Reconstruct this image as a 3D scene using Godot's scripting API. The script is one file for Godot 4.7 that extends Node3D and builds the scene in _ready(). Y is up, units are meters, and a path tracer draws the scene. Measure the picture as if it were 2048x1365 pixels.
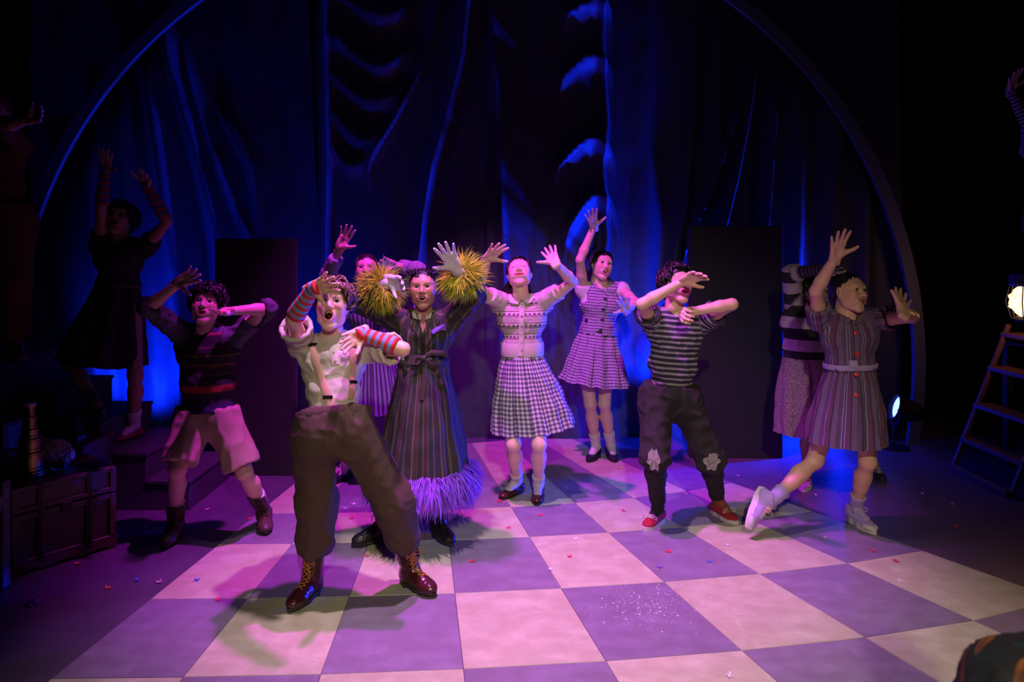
extends Node3D
# A stage musical: dancers on a painted chequered floor in front of dark draped cloth.
# Units are metres, y is up. The camera stands in the audience and looks along -z.

const LENS := 1400.0        # focal length in pixels of the 2048 x 1365 frame
const HORIZON := 500.0      # row of the frame at eye level (the lens is shifted down)
const EYE := Vector3(0, 1.62, 0)

func _ready() -> void:
	# camera
	var cam := Camera3D.new()
	cam.name = "camera"
	cam.position = EYE
	var at := CameraAttributesPhysical.new()
	at.frustum_focal_length = 24.6
	at.exposure_aperture = 2.8
	at.frustum_focus_distance = 3.7
	at.frustum_near = 0.1
	at.frustum_far = 60.0
	cam.attributes = at
	add_child(cam)
	cam.projection = Camera3D.PROJECTION_FRUSTUM
	cam.near = 0.1
	cam.far = 60.0
	cam.size = 1365.0 / LENS * cam.near
	cam.frustum_offset = Vector2(0, -(682.5 - HORIZON) / LENS * cam.near)
	# air and exposure: a dark house
	var we := WorldEnvironment.new()
	we.name = "environment"
	var env := Environment.new()
	env.background_mode = Environment.BG_COLOR
	env.background_color = Color(0, 0, 0)
	env.tonemap_mode = Environment.TONE_MAPPER_LINEAR
	env.tonemap_exposure = 1.0
	env.sdfgi_enabled = true
	env.ssao_enabled = true
	env.ssil_enabled = true
	we.environment = env
	add_child(we)
	# stage lights: [place, aim, colour, energy, cone, softness, lamp radius, blend]
	var pink := Color(0.96, 0.80, 0.98)
	var violet := Color(0.88, 0.22, 1.0)
	var amber := Color(1.0, 0.93, 0.78)
	var blue := Color(0.02, 0.16, 1.0)
	stage_lamp("spotlight", "pale pink spotlight hung over the middle of the stage", Vector3(-0.2, 4.3, -2.85), Vector3(0.18, 0.0, -2.8), pink, 13.5, 31.0, 0.05, 0.8)
	stage_lamp("spotlight", "violet spotlight hung over the middle of the stage", Vector3(-0.45, 4.3, -3.5), Vector3(-0.15, 0.0, -4.5), violet, 26.0, 33.0, 0.05, 0.6)
	stage_lamp("spotlight", "warm front spotlight hung over the audience", Vector3(0.3, 3.4, 1.5), Vector3(0.5, 0.35, -3.6), amber, 13.0, 21.0, 0.08, 0.7)
	stage_lamp("floor_lamp", "blue floor lamp shining from the wings beside the wooden ladder", Vector3(3.12, 0.34, -5.72), Vector3(0.7, 1.05, -6.12), blue, 40.0, 58.0, 0.06, 0.6)
	stage_lamp("floor_lamp", "blue floor lamp standing behind the black stairs", Vector3(-3.30, 0.22, -5.50), Vector3(-3.15, 0.7, -6.1), blue, 9.0, 46.0, 0.06, 0.8)
	stage_lamp("floor_lamp", "blue floor lamp hidden behind the tall flat near the striped tee", Vector3(1.72, 0.28, -5.66), Vector3(0.3, 1.9, -6.12), blue, 20.0, 38.0, 0.06, 0.5)
	stage_lamp("floor_lamp", "blue floor lamp hidden behind the tall flat near the striped slipover", Vector3(-1.86, 0.28, -5.45), Vector3(-2.1, 2.3, -6.15), blue, 3.0, 50.0, 0.06, 0.7)
	build_set()
	prepare_people()
	prepare_cloth()
	suspenders_dancer()
	robe_dancer()
	vest_dancer()
	cardigan_dancer()
	purple_dancer()
	tee_dancer()
	check_dancer()
	pinafore_dancer()
	sweater_dancer()
	stairs_dancer()
	side_people()
	build_props()
	build_litter()

# a lamp head with a glowing lens and the light just in front of it
func stage_lamp(called: String, label: String, p: Vector3, to: Vector3, col: Color, energy: float, cone: float, size: float, blend: float) -> void:
	var o := thing(called, label, "stage light", p)
	var xf := look(Vector3.ZERO, to - p, Vector3.UP if absf((to - p).normalized().y) < 0.95 else Vector3.RIGHT)
	var turn := xf * Transform3D(Basis(Vector3.RIGHT, -PI / 2), Vector3.ZERO)   # +y of the profile points to the target
	var body := Shape.new()
	body.lathe([Vector2(0, -0.22), Vector2(0.05, -0.22), Vector2(0.085, -0.16), Vector2(0.095, -0.04), Vector2(0.105, 0.0), Vector2(0.098, 0.0), Vector2(0.088, -0.03)], turn, 28)
	part("housing", body, paint(0.02, 0.02, 0.022, 0.4, 0.6), o)
	var lens := Shape.new()
	lens.lathe([Vector2(0.088, -0.03), Vector2(0.06, -0.022), Vector2(0.0, -0.018)], turn, 28)
	var glow := paint(col.r, col.g, col.b, 0.3)
	glow.emission_enabled = true
	glow.emission = col.lerp(Color.WHITE, 0.35)
	glow.emission_energy_multiplier = 6.0
	part("lens", lens, glow, o)
	var yoke := Shape.new()
	var r := xf.basis.x
	if p.y > 2.0:
		yoke.tube([r * 0.10, r * 0.12 + Vector3.UP * 0.12, Vector3.UP * 0.2, -r * 0.12 + Vector3.UP * 0.12, -r * 0.10], [0.008], 8)
		yoke.tube([Vector3.UP * 0.2, Vector3.UP * (5.0 - p.y)], [0.012], 8)
	else:
		yoke.tube([r * 0.10, r * 0.12 + Vector3.DOWN * 0.1, Vector3.DOWN * 0.16, -r * 0.12 + Vector3.DOWN * 0.1, -r * 0.10], [0.008], 8)
		yoke.lathe([Vector2(0.012, -0.15), Vector2(0.012, 0.02 - p.y), Vector2(0.12, 0.012 - p.y), Vector2(0.12, -p.y)], Transform3D(), 20)
	part("yoke", yoke, paint(0.02, 0.02, 0.022, 0.5, 0.5), o)
	var l := SpotLight3D.new()
	l.name = "beam"
	l.light_color = col
	l.light_energy = energy
	l.spot_angle = cone
	l.spot_angle_attenuation = blend
	l.spot_range = 20.0
	l.spot_attenuation = 2.0
	l.light_size = size
	l.shadow_enabled = true
	o.add_child(l)
	l.transform = look((to - p).normalized() * 0.03, to - p, Vector3.UP if absf((to - p).normalized().y) < 0.95 else Vector3.RIGHT)

var POSE := {
	"suspenders": {"s": 0.95, "turn": Vector3(4, 14, 3), "pelvis": Vector3(-0.811, 0.822, -3.190), "neck": Vector3(-0.856, 1.197, -3.330), "shA": Vector3(-0.991, 1.160, -3.320), "shB": Vector3(-0.702, 1.153, -3.320), "elA": Vector3(-0.983, 1.306, -3.142), "wrA": Vector3(-0.879, 1.446, -3.078), "fingers_left": Vector3(-0.745, 1.490, -2.989), "elB": Vector3(-0.491, 1.172, -3.152), "wrB": Vector3(-0.686, 1.240, -3.182), "fingers_right": Vector3(-0.765, 1.196, -3.042), "hipA": Vector3(-0.891, 0.787, -3.177), "hipB": Vector3(-0.725, 0.805, -3.184), "anA": Vector3(-0.940, 0.100, -3.274), "toes_left": Vector3(-0.973, 0.025, -3.154), "knA": Vector3(-0.903, 0.440, -3.240), "anB": Vector3(-0.486, 0.100, -3.367), "toes_right": Vector3(-0.331, 0.025, -3.218), "knB": Vector3(-0.550, 0.457, -3.236), "head": Vector3(-0.841, 1.359, -3.290)},
	"vest": {"s": 0.93, "turn": Vector3(12, 18, 5), "pelvis": Vector3(-1.694, 0.723, -3.900), "neck": Vector3(-1.696, 1.174, -3.900), "shA": Vector3(-1.827, 1.141, -3.900), "shB": Vector3(-1.571, 1.113, -3.900), "elA": Vector3(-1.936, 1.316, -3.733), "wrA": Vector3(-1.754, 1.444, -3.682), "fingers_left": Vector3(-1.616, 1.504, -3.620), "elB": Vector3(-1.375, 1.289, -3.928), "wrB": Vector3(-1.516, 1.291, -3.749), "fingers_right": Vector3(-1.517, 1.282, -3.587), "hipA": Vector3(-1.775, 0.695, -3.900), "hipB": Vector3(-1.612, 0.696, -3.900), "anA": Vector3(-1.897, 0.100, -3.941), "toes_left": Vector3(-1.870, 0.025, -3.772), "knA": Vector3(-1.794, 0.445, -3.755), "anB": Vector3(-1.455, 0.100, -4.108), "toes_right": Vector3(-1.386, 0.025, -3.945), "knB": Vector3(-1.477, 0.391, -3.866), "head": Vector3(-1.680, 1.312, -3.850)},
	"robe": {"s": 0.93, "turn": Vector3(3, 6, -2), "pelvis": Vector3(-0.494, 0.806, -3.930), "neck": Vector3(-0.497, 1.249, -3.930), "shA": Vector3(-0.629, 1.210, -3.930), "shB": Vector3(-0.354, 1.210, -3.930), "elA": Vector3(-0.819, 1.338, -3.797), "wrA": Vector3(-0.642, 1.456, -3.714), "fingers_left": Vector3(-0.534, 1.435, -3.594), "elB": Vector3(-0.201, 1.381, -3.797), "wrB": Vector3(-0.297, 1.529, -3.653), "fingers_right": Vector3(-0.356, 1.651, -3.563), "hipA": Vector3(-0.576, 0.778, -3.930), "hipB": Vector3(-0.412, 0.779, -3.930), "anA": Vector3(-0.729, 0.100, -3.897), "toes_left": Vector3(-0.787, 0.025, -3.850), "knA": Vector3(-0.633, 0.457, -3.785), "anB": Vector3(-0.411, 0.100, -3.941), "toes_right": Vector3(-0.390, 0.025, -3.904), "knB": Vector3(-0.411, 0.457, -3.787), "head": Vector3(-0.495, 1.403, -3.890)},
	"cardigan": {"s": 0.98, "turn": Vector3(-4, 32, -4), "pelvis": Vector3(0.068, 0.835, -4.540), "neck": Vector3(0.062, 1.296, -4.540), "shA": Vector3(-0.091, 1.270, -4.540), "shB": Vector3(0.217, 1.276, -4.540), "elA": Vector3(-0.207, 1.392, -4.317), "wrA": Vector3(-0.143, 1.569, -4.169), "fingers_left": Vector3(-0.055, 1.658, -4.051), "elB": Vector3(0.380, 1.420, -4.365), "wrB": Vector3(0.258, 1.542, -4.198), "fingers_right": Vector3(0.223, 1.629, -4.342), "hipA": Vector3(-0.018, 0.805, -4.540), "hipB": Vector3(0.155, 0.807, -4.540), "anA": Vector3(0.033, 0.085, -4.652), "toes_left": Vector3(-0.049, 0.020, -4.553), "knA": Vector3(0.009, 0.397, -4.402), "anB": Vector3(0.174, 0.085, -4.592), "toes_right": Vector3(0.159, 0.020, -4.453), "knB": Vector3(0.168, 0.408, -4.361), "head": Vector3(0.048, 1.465, -4.520)},
	"check": {"s": 0.97, "turn": Vector3(18, 6, 12), "pelvis": Vector3(0.644, 0.845, -5.370), "neck": Vector3(0.694, 1.336, -5.370), "shA": Vector3(0.545, 1.313, -5.370), "shB": Vector3(0.840, 1.313, -5.370), "elA": Vector3(0.508, 1.545, -5.225), "wrA": Vector3(0.610, 1.795, -5.204), "fingers_left": Vector3(0.571, 1.915, -5.091), "elB": Vector3(0.910, 1.233, -5.115), "wrB": Vector3(0.799, 1.199, -4.907), "fingers_right": Vector3(0.751, 1.299, -4.779), "hipA": Vector3(0.557, 0.825, -5.370), "hipB": Vector3(0.726, 0.808, -5.370), "anA": Vector3(0.656, 0.085, -5.468), "toes_left": Vector3(0.576, 0.020, -5.308), "knA": Vector3(0.594, 0.447, -5.332), "anB": Vector3(0.775, 0.085, -5.482), "toes_right": Vector3(0.783, 0.020, -5.296), "knB": Vector3(0.707, 0.442, -5.354), "head": Vector3(0.684, 1.502, -5.350)},
	"stripetee": {"s": 0.97, "turn": Vector3(20, 14, 6), "pelvis": Vector3(0.936, 0.778, -4.120), "neck": Vector3(0.965, 1.255, -4.120), "shA": Vector3(0.818, 1.208, -4.120), "shB": Vector3(1.115, 1.202, -4.120), "elA": Vector3(0.722, 1.318, -3.885), "wrA": Vector3(0.938, 1.447, -3.838), "fingers_left": Vector3(1.027, 1.506, -3.707), "elB": Vector3(1.224, 1.317, -3.893), "wrB": Vector3(0.991, 1.271, -3.907), "fingers_right": Vector3(0.880, 1.264, -3.779), "hipA": Vector3(0.849, 0.755, -4.120), "hipB": Vector3(1.019, 0.744, -4.120), "anA": Vector3(0.869, 0.085, -4.165), "toes_left": Vector3(0.800, 0.020, -4.073), "knA": Vector3(0.809, 0.437, -3.962), "anB": Vector3(1.260, 0.085, -4.281), "toes_right": Vector3(1.320, 0.020, -4.125), "knB": Vector3(1.155, 0.395, -4.072), "head": Vector3(0.961, 1.416, -4.090)},
	"purple": {"s": 0.97, "turn": Vector3(28, 8, 5), "pelvis": Vector3(1.923, 0.815, -3.970), "neck": Vector3(1.906, 1.246, -3.970), "shA": Vector3(1.756, 1.221, -3.990), "shB": Vector3(2.036, 1.223, -3.970), "elA": Vector3(1.649, 1.395, -3.803), "wrA": Vector3(1.694, 1.583, -3.666), "fingers_left": Vector3(1.680, 1.722, -3.569), "elB": Vector3(2.120, 1.265, -3.710), "wrB": Vector3(1.971, 1.305, -3.529), "fingers_right": Vector3(2.034, 1.398, -3.656), "hipA": Vector3(1.839, 0.782, -3.976), "hipB": Vector3(2.009, 0.789, -3.964), "anA": Vector3(1.448, 0.200, -3.930), "toes_left": Vector3(1.341, 0.030, -3.831), "knA": Vector3(1.764, 0.395, -4.075), "anB": Vector3(2.033, 0.085, -4.149), "toes_right": Vector3(2.066, 0.020, -3.951), "knB": Vector3(2.013, 0.419, -3.964), "head": Vector3(1.899, 1.377, -3.950)},
	"sweater": {"s": 0.97, "turn": Vector3(25, 0, 0), "pelvis": Vector3(1.981, 0.789, -4.750), "neck": Vector3(1.995, 1.240, -4.750), "shA": Vector3(1.927, 1.193, -4.750), "shB": Vector3(2.158, 1.193, -4.750), "elA": Vector3(1.873, 1.459, -4.700), "wrA": Vector3(2.010, 1.498, -4.509), "fingers_left": Vector3(2.070, 1.480, -4.351), "elB": Vector3(2.132, 1.002, -4.551), "wrB": Vector3(2.074, 0.872, -4.361), "fingers_right": Vector3(2.011, 0.790, -4.227), "hipA": Vector3(1.895, 0.762, -4.750), "hipB": Vector3(2.066, 0.757, -4.750), "anA": Vector3(2.028, 0.085, -4.829), "toes_left": Vector3(1.948, 0.020, -4.686), "knA": Vector3(1.964, 0.423, -4.629), "anB": Vector3(2.586, 0.085, -5.021), "toes_right": Vector3(2.577, 0.020, -4.848), "knB": Vector3(2.326, 0.374, -4.818), "head": Vector3(2.041, 1.333, -4.730)},
	"pinafore": {"s": 0.97, "turn": Vector3(4, 12, -3), "pelvis": Vector3(-0.942, 0.789, -4.850), "neck": Vector3(-0.977, 1.308, -4.850), "shA": Vector3(-1.109, 1.274, -4.850), "shB": Vector3(-0.831, 1.267, -4.850), "elA": Vector3(-1.224, 1.447, -4.668), "wrA": Vector3(-1.121, 1.633, -4.562), "fingers_left": Vector3(-1.044, 1.775, -4.509), "elB": Vector3(-0.655, 1.481, -4.880), "wrB": Vector3(-0.802, 1.516, -4.696), "fingers_right": Vector3(-0.884, 1.548, -4.551), "hipA": Vector3(-1.026, 0.754, -4.850), "hipB": Vector3(-0.855, 0.765, -4.850), "anA": Vector3(-1.179, 0.085, -4.940), "toes_left": Vector3(-1.209, 0.020, -4.891), "knA": Vector3(-1.055, 0.422, -4.794), "anB": Vector3(-0.790, 0.085, -4.940), "toes_right": Vector3(-0.755, 0.020, -4.848), "knB": Vector3(-0.809, 0.436, -4.736), "head": Vector3(-0.998, 1.479, -4.820)},
	"stairs": {"s": 0.96, "turn": Vector3(5, 22, 0), "pelvis": Vector3(-2.607, 1.250, -4.620), "neck": Vector3(-2.587, 1.679, -4.620), "shA": Vector3(-2.713, 1.646, -4.620), "shB": Vector3(-2.422, 1.633, -4.620), "elA": Vector3(-2.641, 1.884, -4.504), "wrA": Vector3(-2.610, 2.134, -4.494), "fingers_left": Vector3(-2.544, 2.254, -4.397), "elB": Vector3(-2.231, 1.804, -4.526), "wrB": Vector3(-2.324, 2.034, -4.456), "fingers_right": Vector3(-2.264, 2.107, -4.317), "hipA": Vector3(-2.693, 1.226, -4.620), "hipB": Vector3(-2.524, 1.218, -4.620), "anA": Vector3(-2.620, 0.650, -4.409), "toes_left": Vector3(-2.701, 0.585, -4.418), "knA": Vector3(-2.895, 0.875, -4.575), "anB": Vector3(-2.534, 0.440, -4.693), "toes_right": Vector3(-2.575, 0.375, -4.563), "knB": Vector3(-2.453, 0.799, -4.560), "head": Vector3(-2.581, 1.818, -4.620)},
	"ladderman": {"s": 0.98, "turn": Vector3(-10, 5, 0), "pelvis": Vector3(3.861, 1.870, -5.000), "neck": Vector3(3.861, 2.388, -5.000), "shA": Vector3(3.707, 2.334, -5.000), "shB": Vector3(4.021, 2.334, -5.000), "elA": Vector3(3.555, 2.449, -4.795), "wrA": Vector3(3.435, 2.721, -4.819), "fingers_left": Vector3(3.381, 2.827, -4.695), "elB": Vector3(3.996, 2.198, -4.758), "wrB": Vector3(3.956, 2.434, -4.750), "fingers_right": Vector3(3.890, 2.571, -4.671), "hipA": Vector3(3.774, 1.841, -5.000), "hipB": Vector3(3.947, 1.841, -5.000), "anA": Vector3(3.771, 1.024, -5.000), "toes_left": Vector3(3.624, 0.969, -4.850), "knA": Vector3(3.738, 1.408, -4.956), "anB": Vector3(3.986, 1.024, -5.000), "toes_right": Vector3(3.935, 0.969, -4.850), "knB": Vector3(3.917, 1.408, -4.958), "head": Vector3(3.861, 2.577, -5.000)},
	"leftman": {"s": 0.98, "turn": Vector3(10, 5, 0), "pelvis": Vector3(-3.212, 1.840, -4.400), "neck": Vector3(-3.243, 2.327, -4.400), "shA": Vector3(-3.394, 2.274, -4.400), "shB": Vector3(-3.093, 2.274, -4.400), "elA": Vector3(-3.440, 2.045, -4.247), "wrA": Vector3(-3.343, 1.830, -4.201), "fingers_left": Vector3(-3.251, 1.708, -4.122), "elB": Vector3(-3.003, 2.345, -4.146), "wrB": Vector3(-2.786, 2.377, -4.046), "fingers_right": Vector3(-2.634, 2.400, -3.970), "hipA": Vector3(-3.296, 1.805, -4.400), "hipB": Vector3(-3.124, 1.816, -4.400), "anA": Vector3(-3.297, 1.023, -4.400), "toes_left": Vector3(-3.230, 0.976, -4.250), "knA": Vector3(-3.229, 1.405, -4.309), "anB": Vector3(-3.124, 1.023, -4.400), "toes_right": Vector3(-2.987, 0.976, -4.250), "knB": Vector3(-3.078, 1.404, -4.313), "head": Vector3(-3.250, 2.494, -4.400)},
}
const GRID := [
	[Vector2(-1.801, -2.028), Vector2(-1.261, -2.036), Vector2(-0.696, -2.056), Vector2(-0.103, -2.093), Vector2(0.506, -2.149), Vector2(1.118, -2.229), Vector2(1.714, -2.336), Vector2(2.304, -2.486), Vector2(2.863, -2.696), Vector2(3.349, -3.000)],
	[Vector2(-1.736, -2.639), Vector2(-1.244, -2.647), Vector2(-0.728, -2.666), Vector2(-0.187, -2.700), Vector2(0.369, -2.751), Vector2(0.928, -2.824), Vector2(1.473, -2.920), Vector2(2.013, -3.052), Vector2(2.531, -3.234), Vector2(2.992, -3.489)],
	[Vector2(-1.672, -3.239), Vector2(-1.226, -3.246), Vector2(-0.759, -3.264), Vector2(-0.269, -3.295), Vector2(0.235, -3.342), Vector2(0.741, -3.407), Vector2(1.236, -3.492), Vector2(1.729, -3.607), Vector2(2.205, -3.760), Vector2(2.643, -3.968)],
	[Vector2(-1.608, -3.844), Vector2(-1.209, -3.850), Vector2(-0.790, -3.867), Vector2(-0.351, -3.896), Vector2(0.099, -3.941), Vector2(0.551, -4.002), Vector2(0.992, -4.082), Vector2(1.430, -4.188), Vector2(1.853, -4.329), Vector2(2.243, -4.515)],
	[Vector2(-1.561, -4.294), Vector2(-1.196, -4.298), Vector2(-0.814, -4.316), Vector2(-0.414, -4.348), Vector2(-0.005, -4.399), Vector2(0.402, -4.470), Vector2(0.792, -4.563), Vector2(1.173, -4.689), Vector2(1.527, -4.857), Vector2(1.830, -5.081)],
	[Vector2(-1.426, -5.561), Vector2(-1.157, -5.626), Vector2(-0.885, -5.695), Vector2(-0.609, -5.771), Vector2(-0.335, -5.853), Vector2(-0.068, -5.939), Vector2(0.186, -6.030), Vector2(0.434, -6.129), Vector2(0.673, -6.237), Vector2(0.899, -6.356)],
]

# ---------------------------------------------------------------- the stage
func build_set() -> void:
	var black := paint(0.012, 0.012, 0.014, 0.95)
	# room
	var s := Shape.new()
	s.box(Transform3D(Basis(), Vector3(0, -0.06, -2.2)), Vector3(11.0, 0.12, 10.0), 0.001)
	var grain := noise_tex(21, 0.012, 0.085, 0.115, Color(1.0, 0.72, 1.1))
	var fm := cloth(grain, Vector3(0.6, 0.6, 0.6), 0.42)
	fm.uv1_triplanar = true
	var floor_node := structure("floor", s, fm)
	for w in [["wall_back", Vector3(0, 2.5, -7.25), Vector3(11, 5.2, 0.1)], ["wall_left", Vector3(-5.55, 2.5, -2.2), Vector3(0.1, 5.2, 10)], ["wall_right", Vector3(5.55, 2.5, -2.2), Vector3(0.1, 5.2, 10)], ["wall_front", Vector3(0, 2.5, 2.85), Vector3(11, 5.2, 0.1)], ["ceiling", Vector3(0, 5.15, -2.2), Vector3(11.2, 0.1, 10.2)]]:
		var q := Shape.new()
		q.box(Transform3D(Basis(), w[1]), w[2], 0.001)
		structure(w[0], q, black)
	# chequered boards, painted with lines that run together towards the back
	var pale := [floor_paint(31, 0.51, 0.52, 0.325), floor_paint(32, 0.53, 0.535, 0.335), floor_paint(33, 0.49, 0.505, 0.310)]
	var slate := [floor_paint(41, 0.235, 0.198, 0.262), floor_paint(42, 0.225, 0.190, 0.252), floor_paint(43, 0.243, 0.205, 0.270)]
	for r in GRID.size() - 1:
		for c in GRID[r].size() - 1:
			if c == 8 and r > 0:
				continue
			var light: bool = (r + c) % 2 == 0
			var q := Shape.new()
			var a: Vector2 = GRID[r][c]
			var b: Vector2 = GRID[r][c + 1]
			var d: Vector2 = GRID[r + 1][c + 1]
			var e: Vector2 = GRID[r + 1][c]
			var mid := (a + b + d + e) * 0.25
			var lo: Array[Vector3] = []
			var hi: Array[Vector3] = []
			for k in [a, b, d, e]:
				var w: Vector2 = mid + (k - mid) * (1.0 - 0.0015 / (k - mid).length())
				var w2: Vector2 = mid + (k - mid) * (1.0 - 0.0035 / (k - mid).length())
				lo.append(Vector3(w.x, 0.0, w.y))
				hi.append(Vector3(w2.x, 0.003, w2.y))
			q.flat(hi[3], hi[2], hi[1], hi[0])
			for k in 4:
				q.flat(lo[k], hi[k], hi[(k + 1) % 4], lo[(k + 1) % 4])
			part("tile", q, (pale if light else slate)[(r * 3 + c) % 3], floor_node)
	build_drapes()
	build_flats()
	build_stairs()

func noise_tex(seed: int, freq: float, lo: float, hi: float, tint: Color) -> NoiseTexture2D:
	var n := FastNoiseLite.new()
	n.seed = seed
	n.frequency = freq
	n.fractal_octaves = 5
	var t := NoiseTexture2D.new()
	t.width = 512
	t.height = 512
	t.seamless = true
	t.noise = n
	var g := Gradient.new()
	g.set_color(0, (tint * lo).linear_to_srgb())
	g.set_color(1, (tint * hi).linear_to_srgb())
	t.color_ramp = g
	return t

# paint on boards with scuffs and streaks
func floor_paint(seed: int, r: float, g: float, b: float) -> StandardMaterial3D:
	var n := FastNoiseLite.new()
	n.seed = seed
	n.fractal_octaves = 4
	n.frequency = 1.0
	var rn := RandomNumberGenerator.new()
	rn.seed = seed
	var w := 384
	var im := Image.create(w, w, false, Image.FORMAT_RGB8)
	var base := Color(r, g, b)
	for y in w:
		for x in w:
			var a := n.get_noise_2d(x * 0.010, y * 0.034)
			var e := n.get_noise_2d(x * 0.07 + 50.0, y * 0.16)
			var h := n.get_noise_2d(x * 0.022 - 90.0, y * 0.022 + 30.0)
			var k := 1.0 + a * 0.16 + e * 0.12
			var c := base * k
			c = c.lerp(base * Color(0.82, 0.74, 0.70), clampf(0.5 + h * 1.6 + e * 0.8, 0.0, 1.0) * 0.55)
			im.set_pixel(x, y, c.linear_to_srgb())
	for k in 70:   # scuff marks
		var p := Vector2(rn.randf() * w, rn.randf() * w)
		var d := Vector2.from_angle(rn.randfn() * 0.45) * 1.0
		var pale := rn.randf() < (0.8 if r < 0.3 else 0.25)
		var turn := rn.randfn() * 0.02
		for q in rn.randi_range(4, 22):
			p += d
			d = d.rotated(turn)
			var x := posmod(int(p.x), w)
			var y := posmod(int(p.y), w)
			var o := im.get_pixel(x, y)
			im.set_pixel(x, y, o.lerp(Color(0.66, 0.60, 0.66) if pale else Color(0.30, 0.24, 0.24), rn.randf_range(0.05, 0.22)))
	var m := cloth(ImageTexture.create_from_image(im), Vector3(0.8, 0.8, 0.8), 0.40)
	m.uv1_triplanar = true
	m.uv1_offset = Vector3(seed * 0.37, 0, seed * 0.21)
	return m

# hanging cloth. folds: [[ [u, v], ... ] path from top to bottom in the frame, width m, depth m, lean] ; swags: [u0, u1, v, sag, width m, depth m]
func drape(label: String, z: float, edge0: Array, edge1: Array, v1: float, folds: Array, swags: Array, mat: Material, ripple: float, seed: int, nx := 110, ny := 130) -> void:
	var s := Shape.new()
	var wl := FastNoiseLite.new()
	wl.seed = seed
	wl.frequency = 1.0
	var v0 := -420.0
	for j in ny + 1:
		var t := float(j) / ny
		var v := lerpf(v0, v1, t)
		for i in nx + 1:
			var q := float(i) / nx
			var ul := along(edge0, v)
			var ur := along(edge1, v)
			var u := lerpf(ul, ur, q)
			var p := spot(u, v, z)
			var d := ripple * (0.6 * sin(p.x * 9.0 + seed + 0.8 * wl.get_noise_2d(p.x * 0.8, p.y * 0.6) * 3.0) + 0.8 * wl.get_noise_2d(p.x * 2.2, p.y * 0.5))
			for f in folds:
				var path: Array = f[0]
				if v < path[0].y - 60.0 or v > path[-1].y + 60.0:
					continue
				var fade := smoothstep(path[0].y - 60.0, path[0].y + 60.0, v) * (1.0 - smoothstep(path[-1].y - 40.0, path[-1].y + 60.0, v))
				var dx: float = (u - along(path, v)) * z / LENS
				var w: float = f[1]
				var lean: float = f[3]
				var ww := w * (1.0 + lean) if dx < 0.0 else w * (1.0 - lean)
				d += fade * f[2] * exp(-pow(dx / maxf(ww, 0.004), 2.0))
			for f in swags:
				var m: float = (u - f[0]) / (f[1] - f[0])
				if m < 0.0 or m > 1.0:
					continue
				var vy: float = f[2] + f[3] * 4.0 * m * (1.0 - m) * (0.6 + 0.8 * m)
				var dy: float = (v - vy) * z / LENS
				d += f[5] * smoothstep(0.0, 0.12, m) * smoothstep(1.0, 0.7, m) * exp(-pow(dy / (f[4] if dy > 0.0 else f[4] * 0.45), 2.0))
			p.z += d
			s.vert(p, Vector2(p.x, p.y))
	for j in ny:
		for i in nx:
			var a := j * (nx + 1) + i
			s.quad(a, a + 1, a + nx + 2, a + nx + 1)
	s.smooth()
	var o := part("drape", s, mat, self)
	tag(o, label, "curtain", "dark drapes hung across the back of the stage")

func along(path: Array, v: float) -> float:
	if v <= path[0].y:
		var g: Vector2 = (path[1] - path[0])
		return path[0].x + g.x / g.y * (v - path[0].y)
	for k in path.size() - 1:
		if v <= path[k + 1].y:
			return lerpf(path[k].x, path[k + 1].x, (v - path[k].y) / (path[k + 1].y - path[k].y))
	return path[-1].x

func V(a: float, b: float) -> Vector2:
	return Vector2(a, b)

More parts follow.
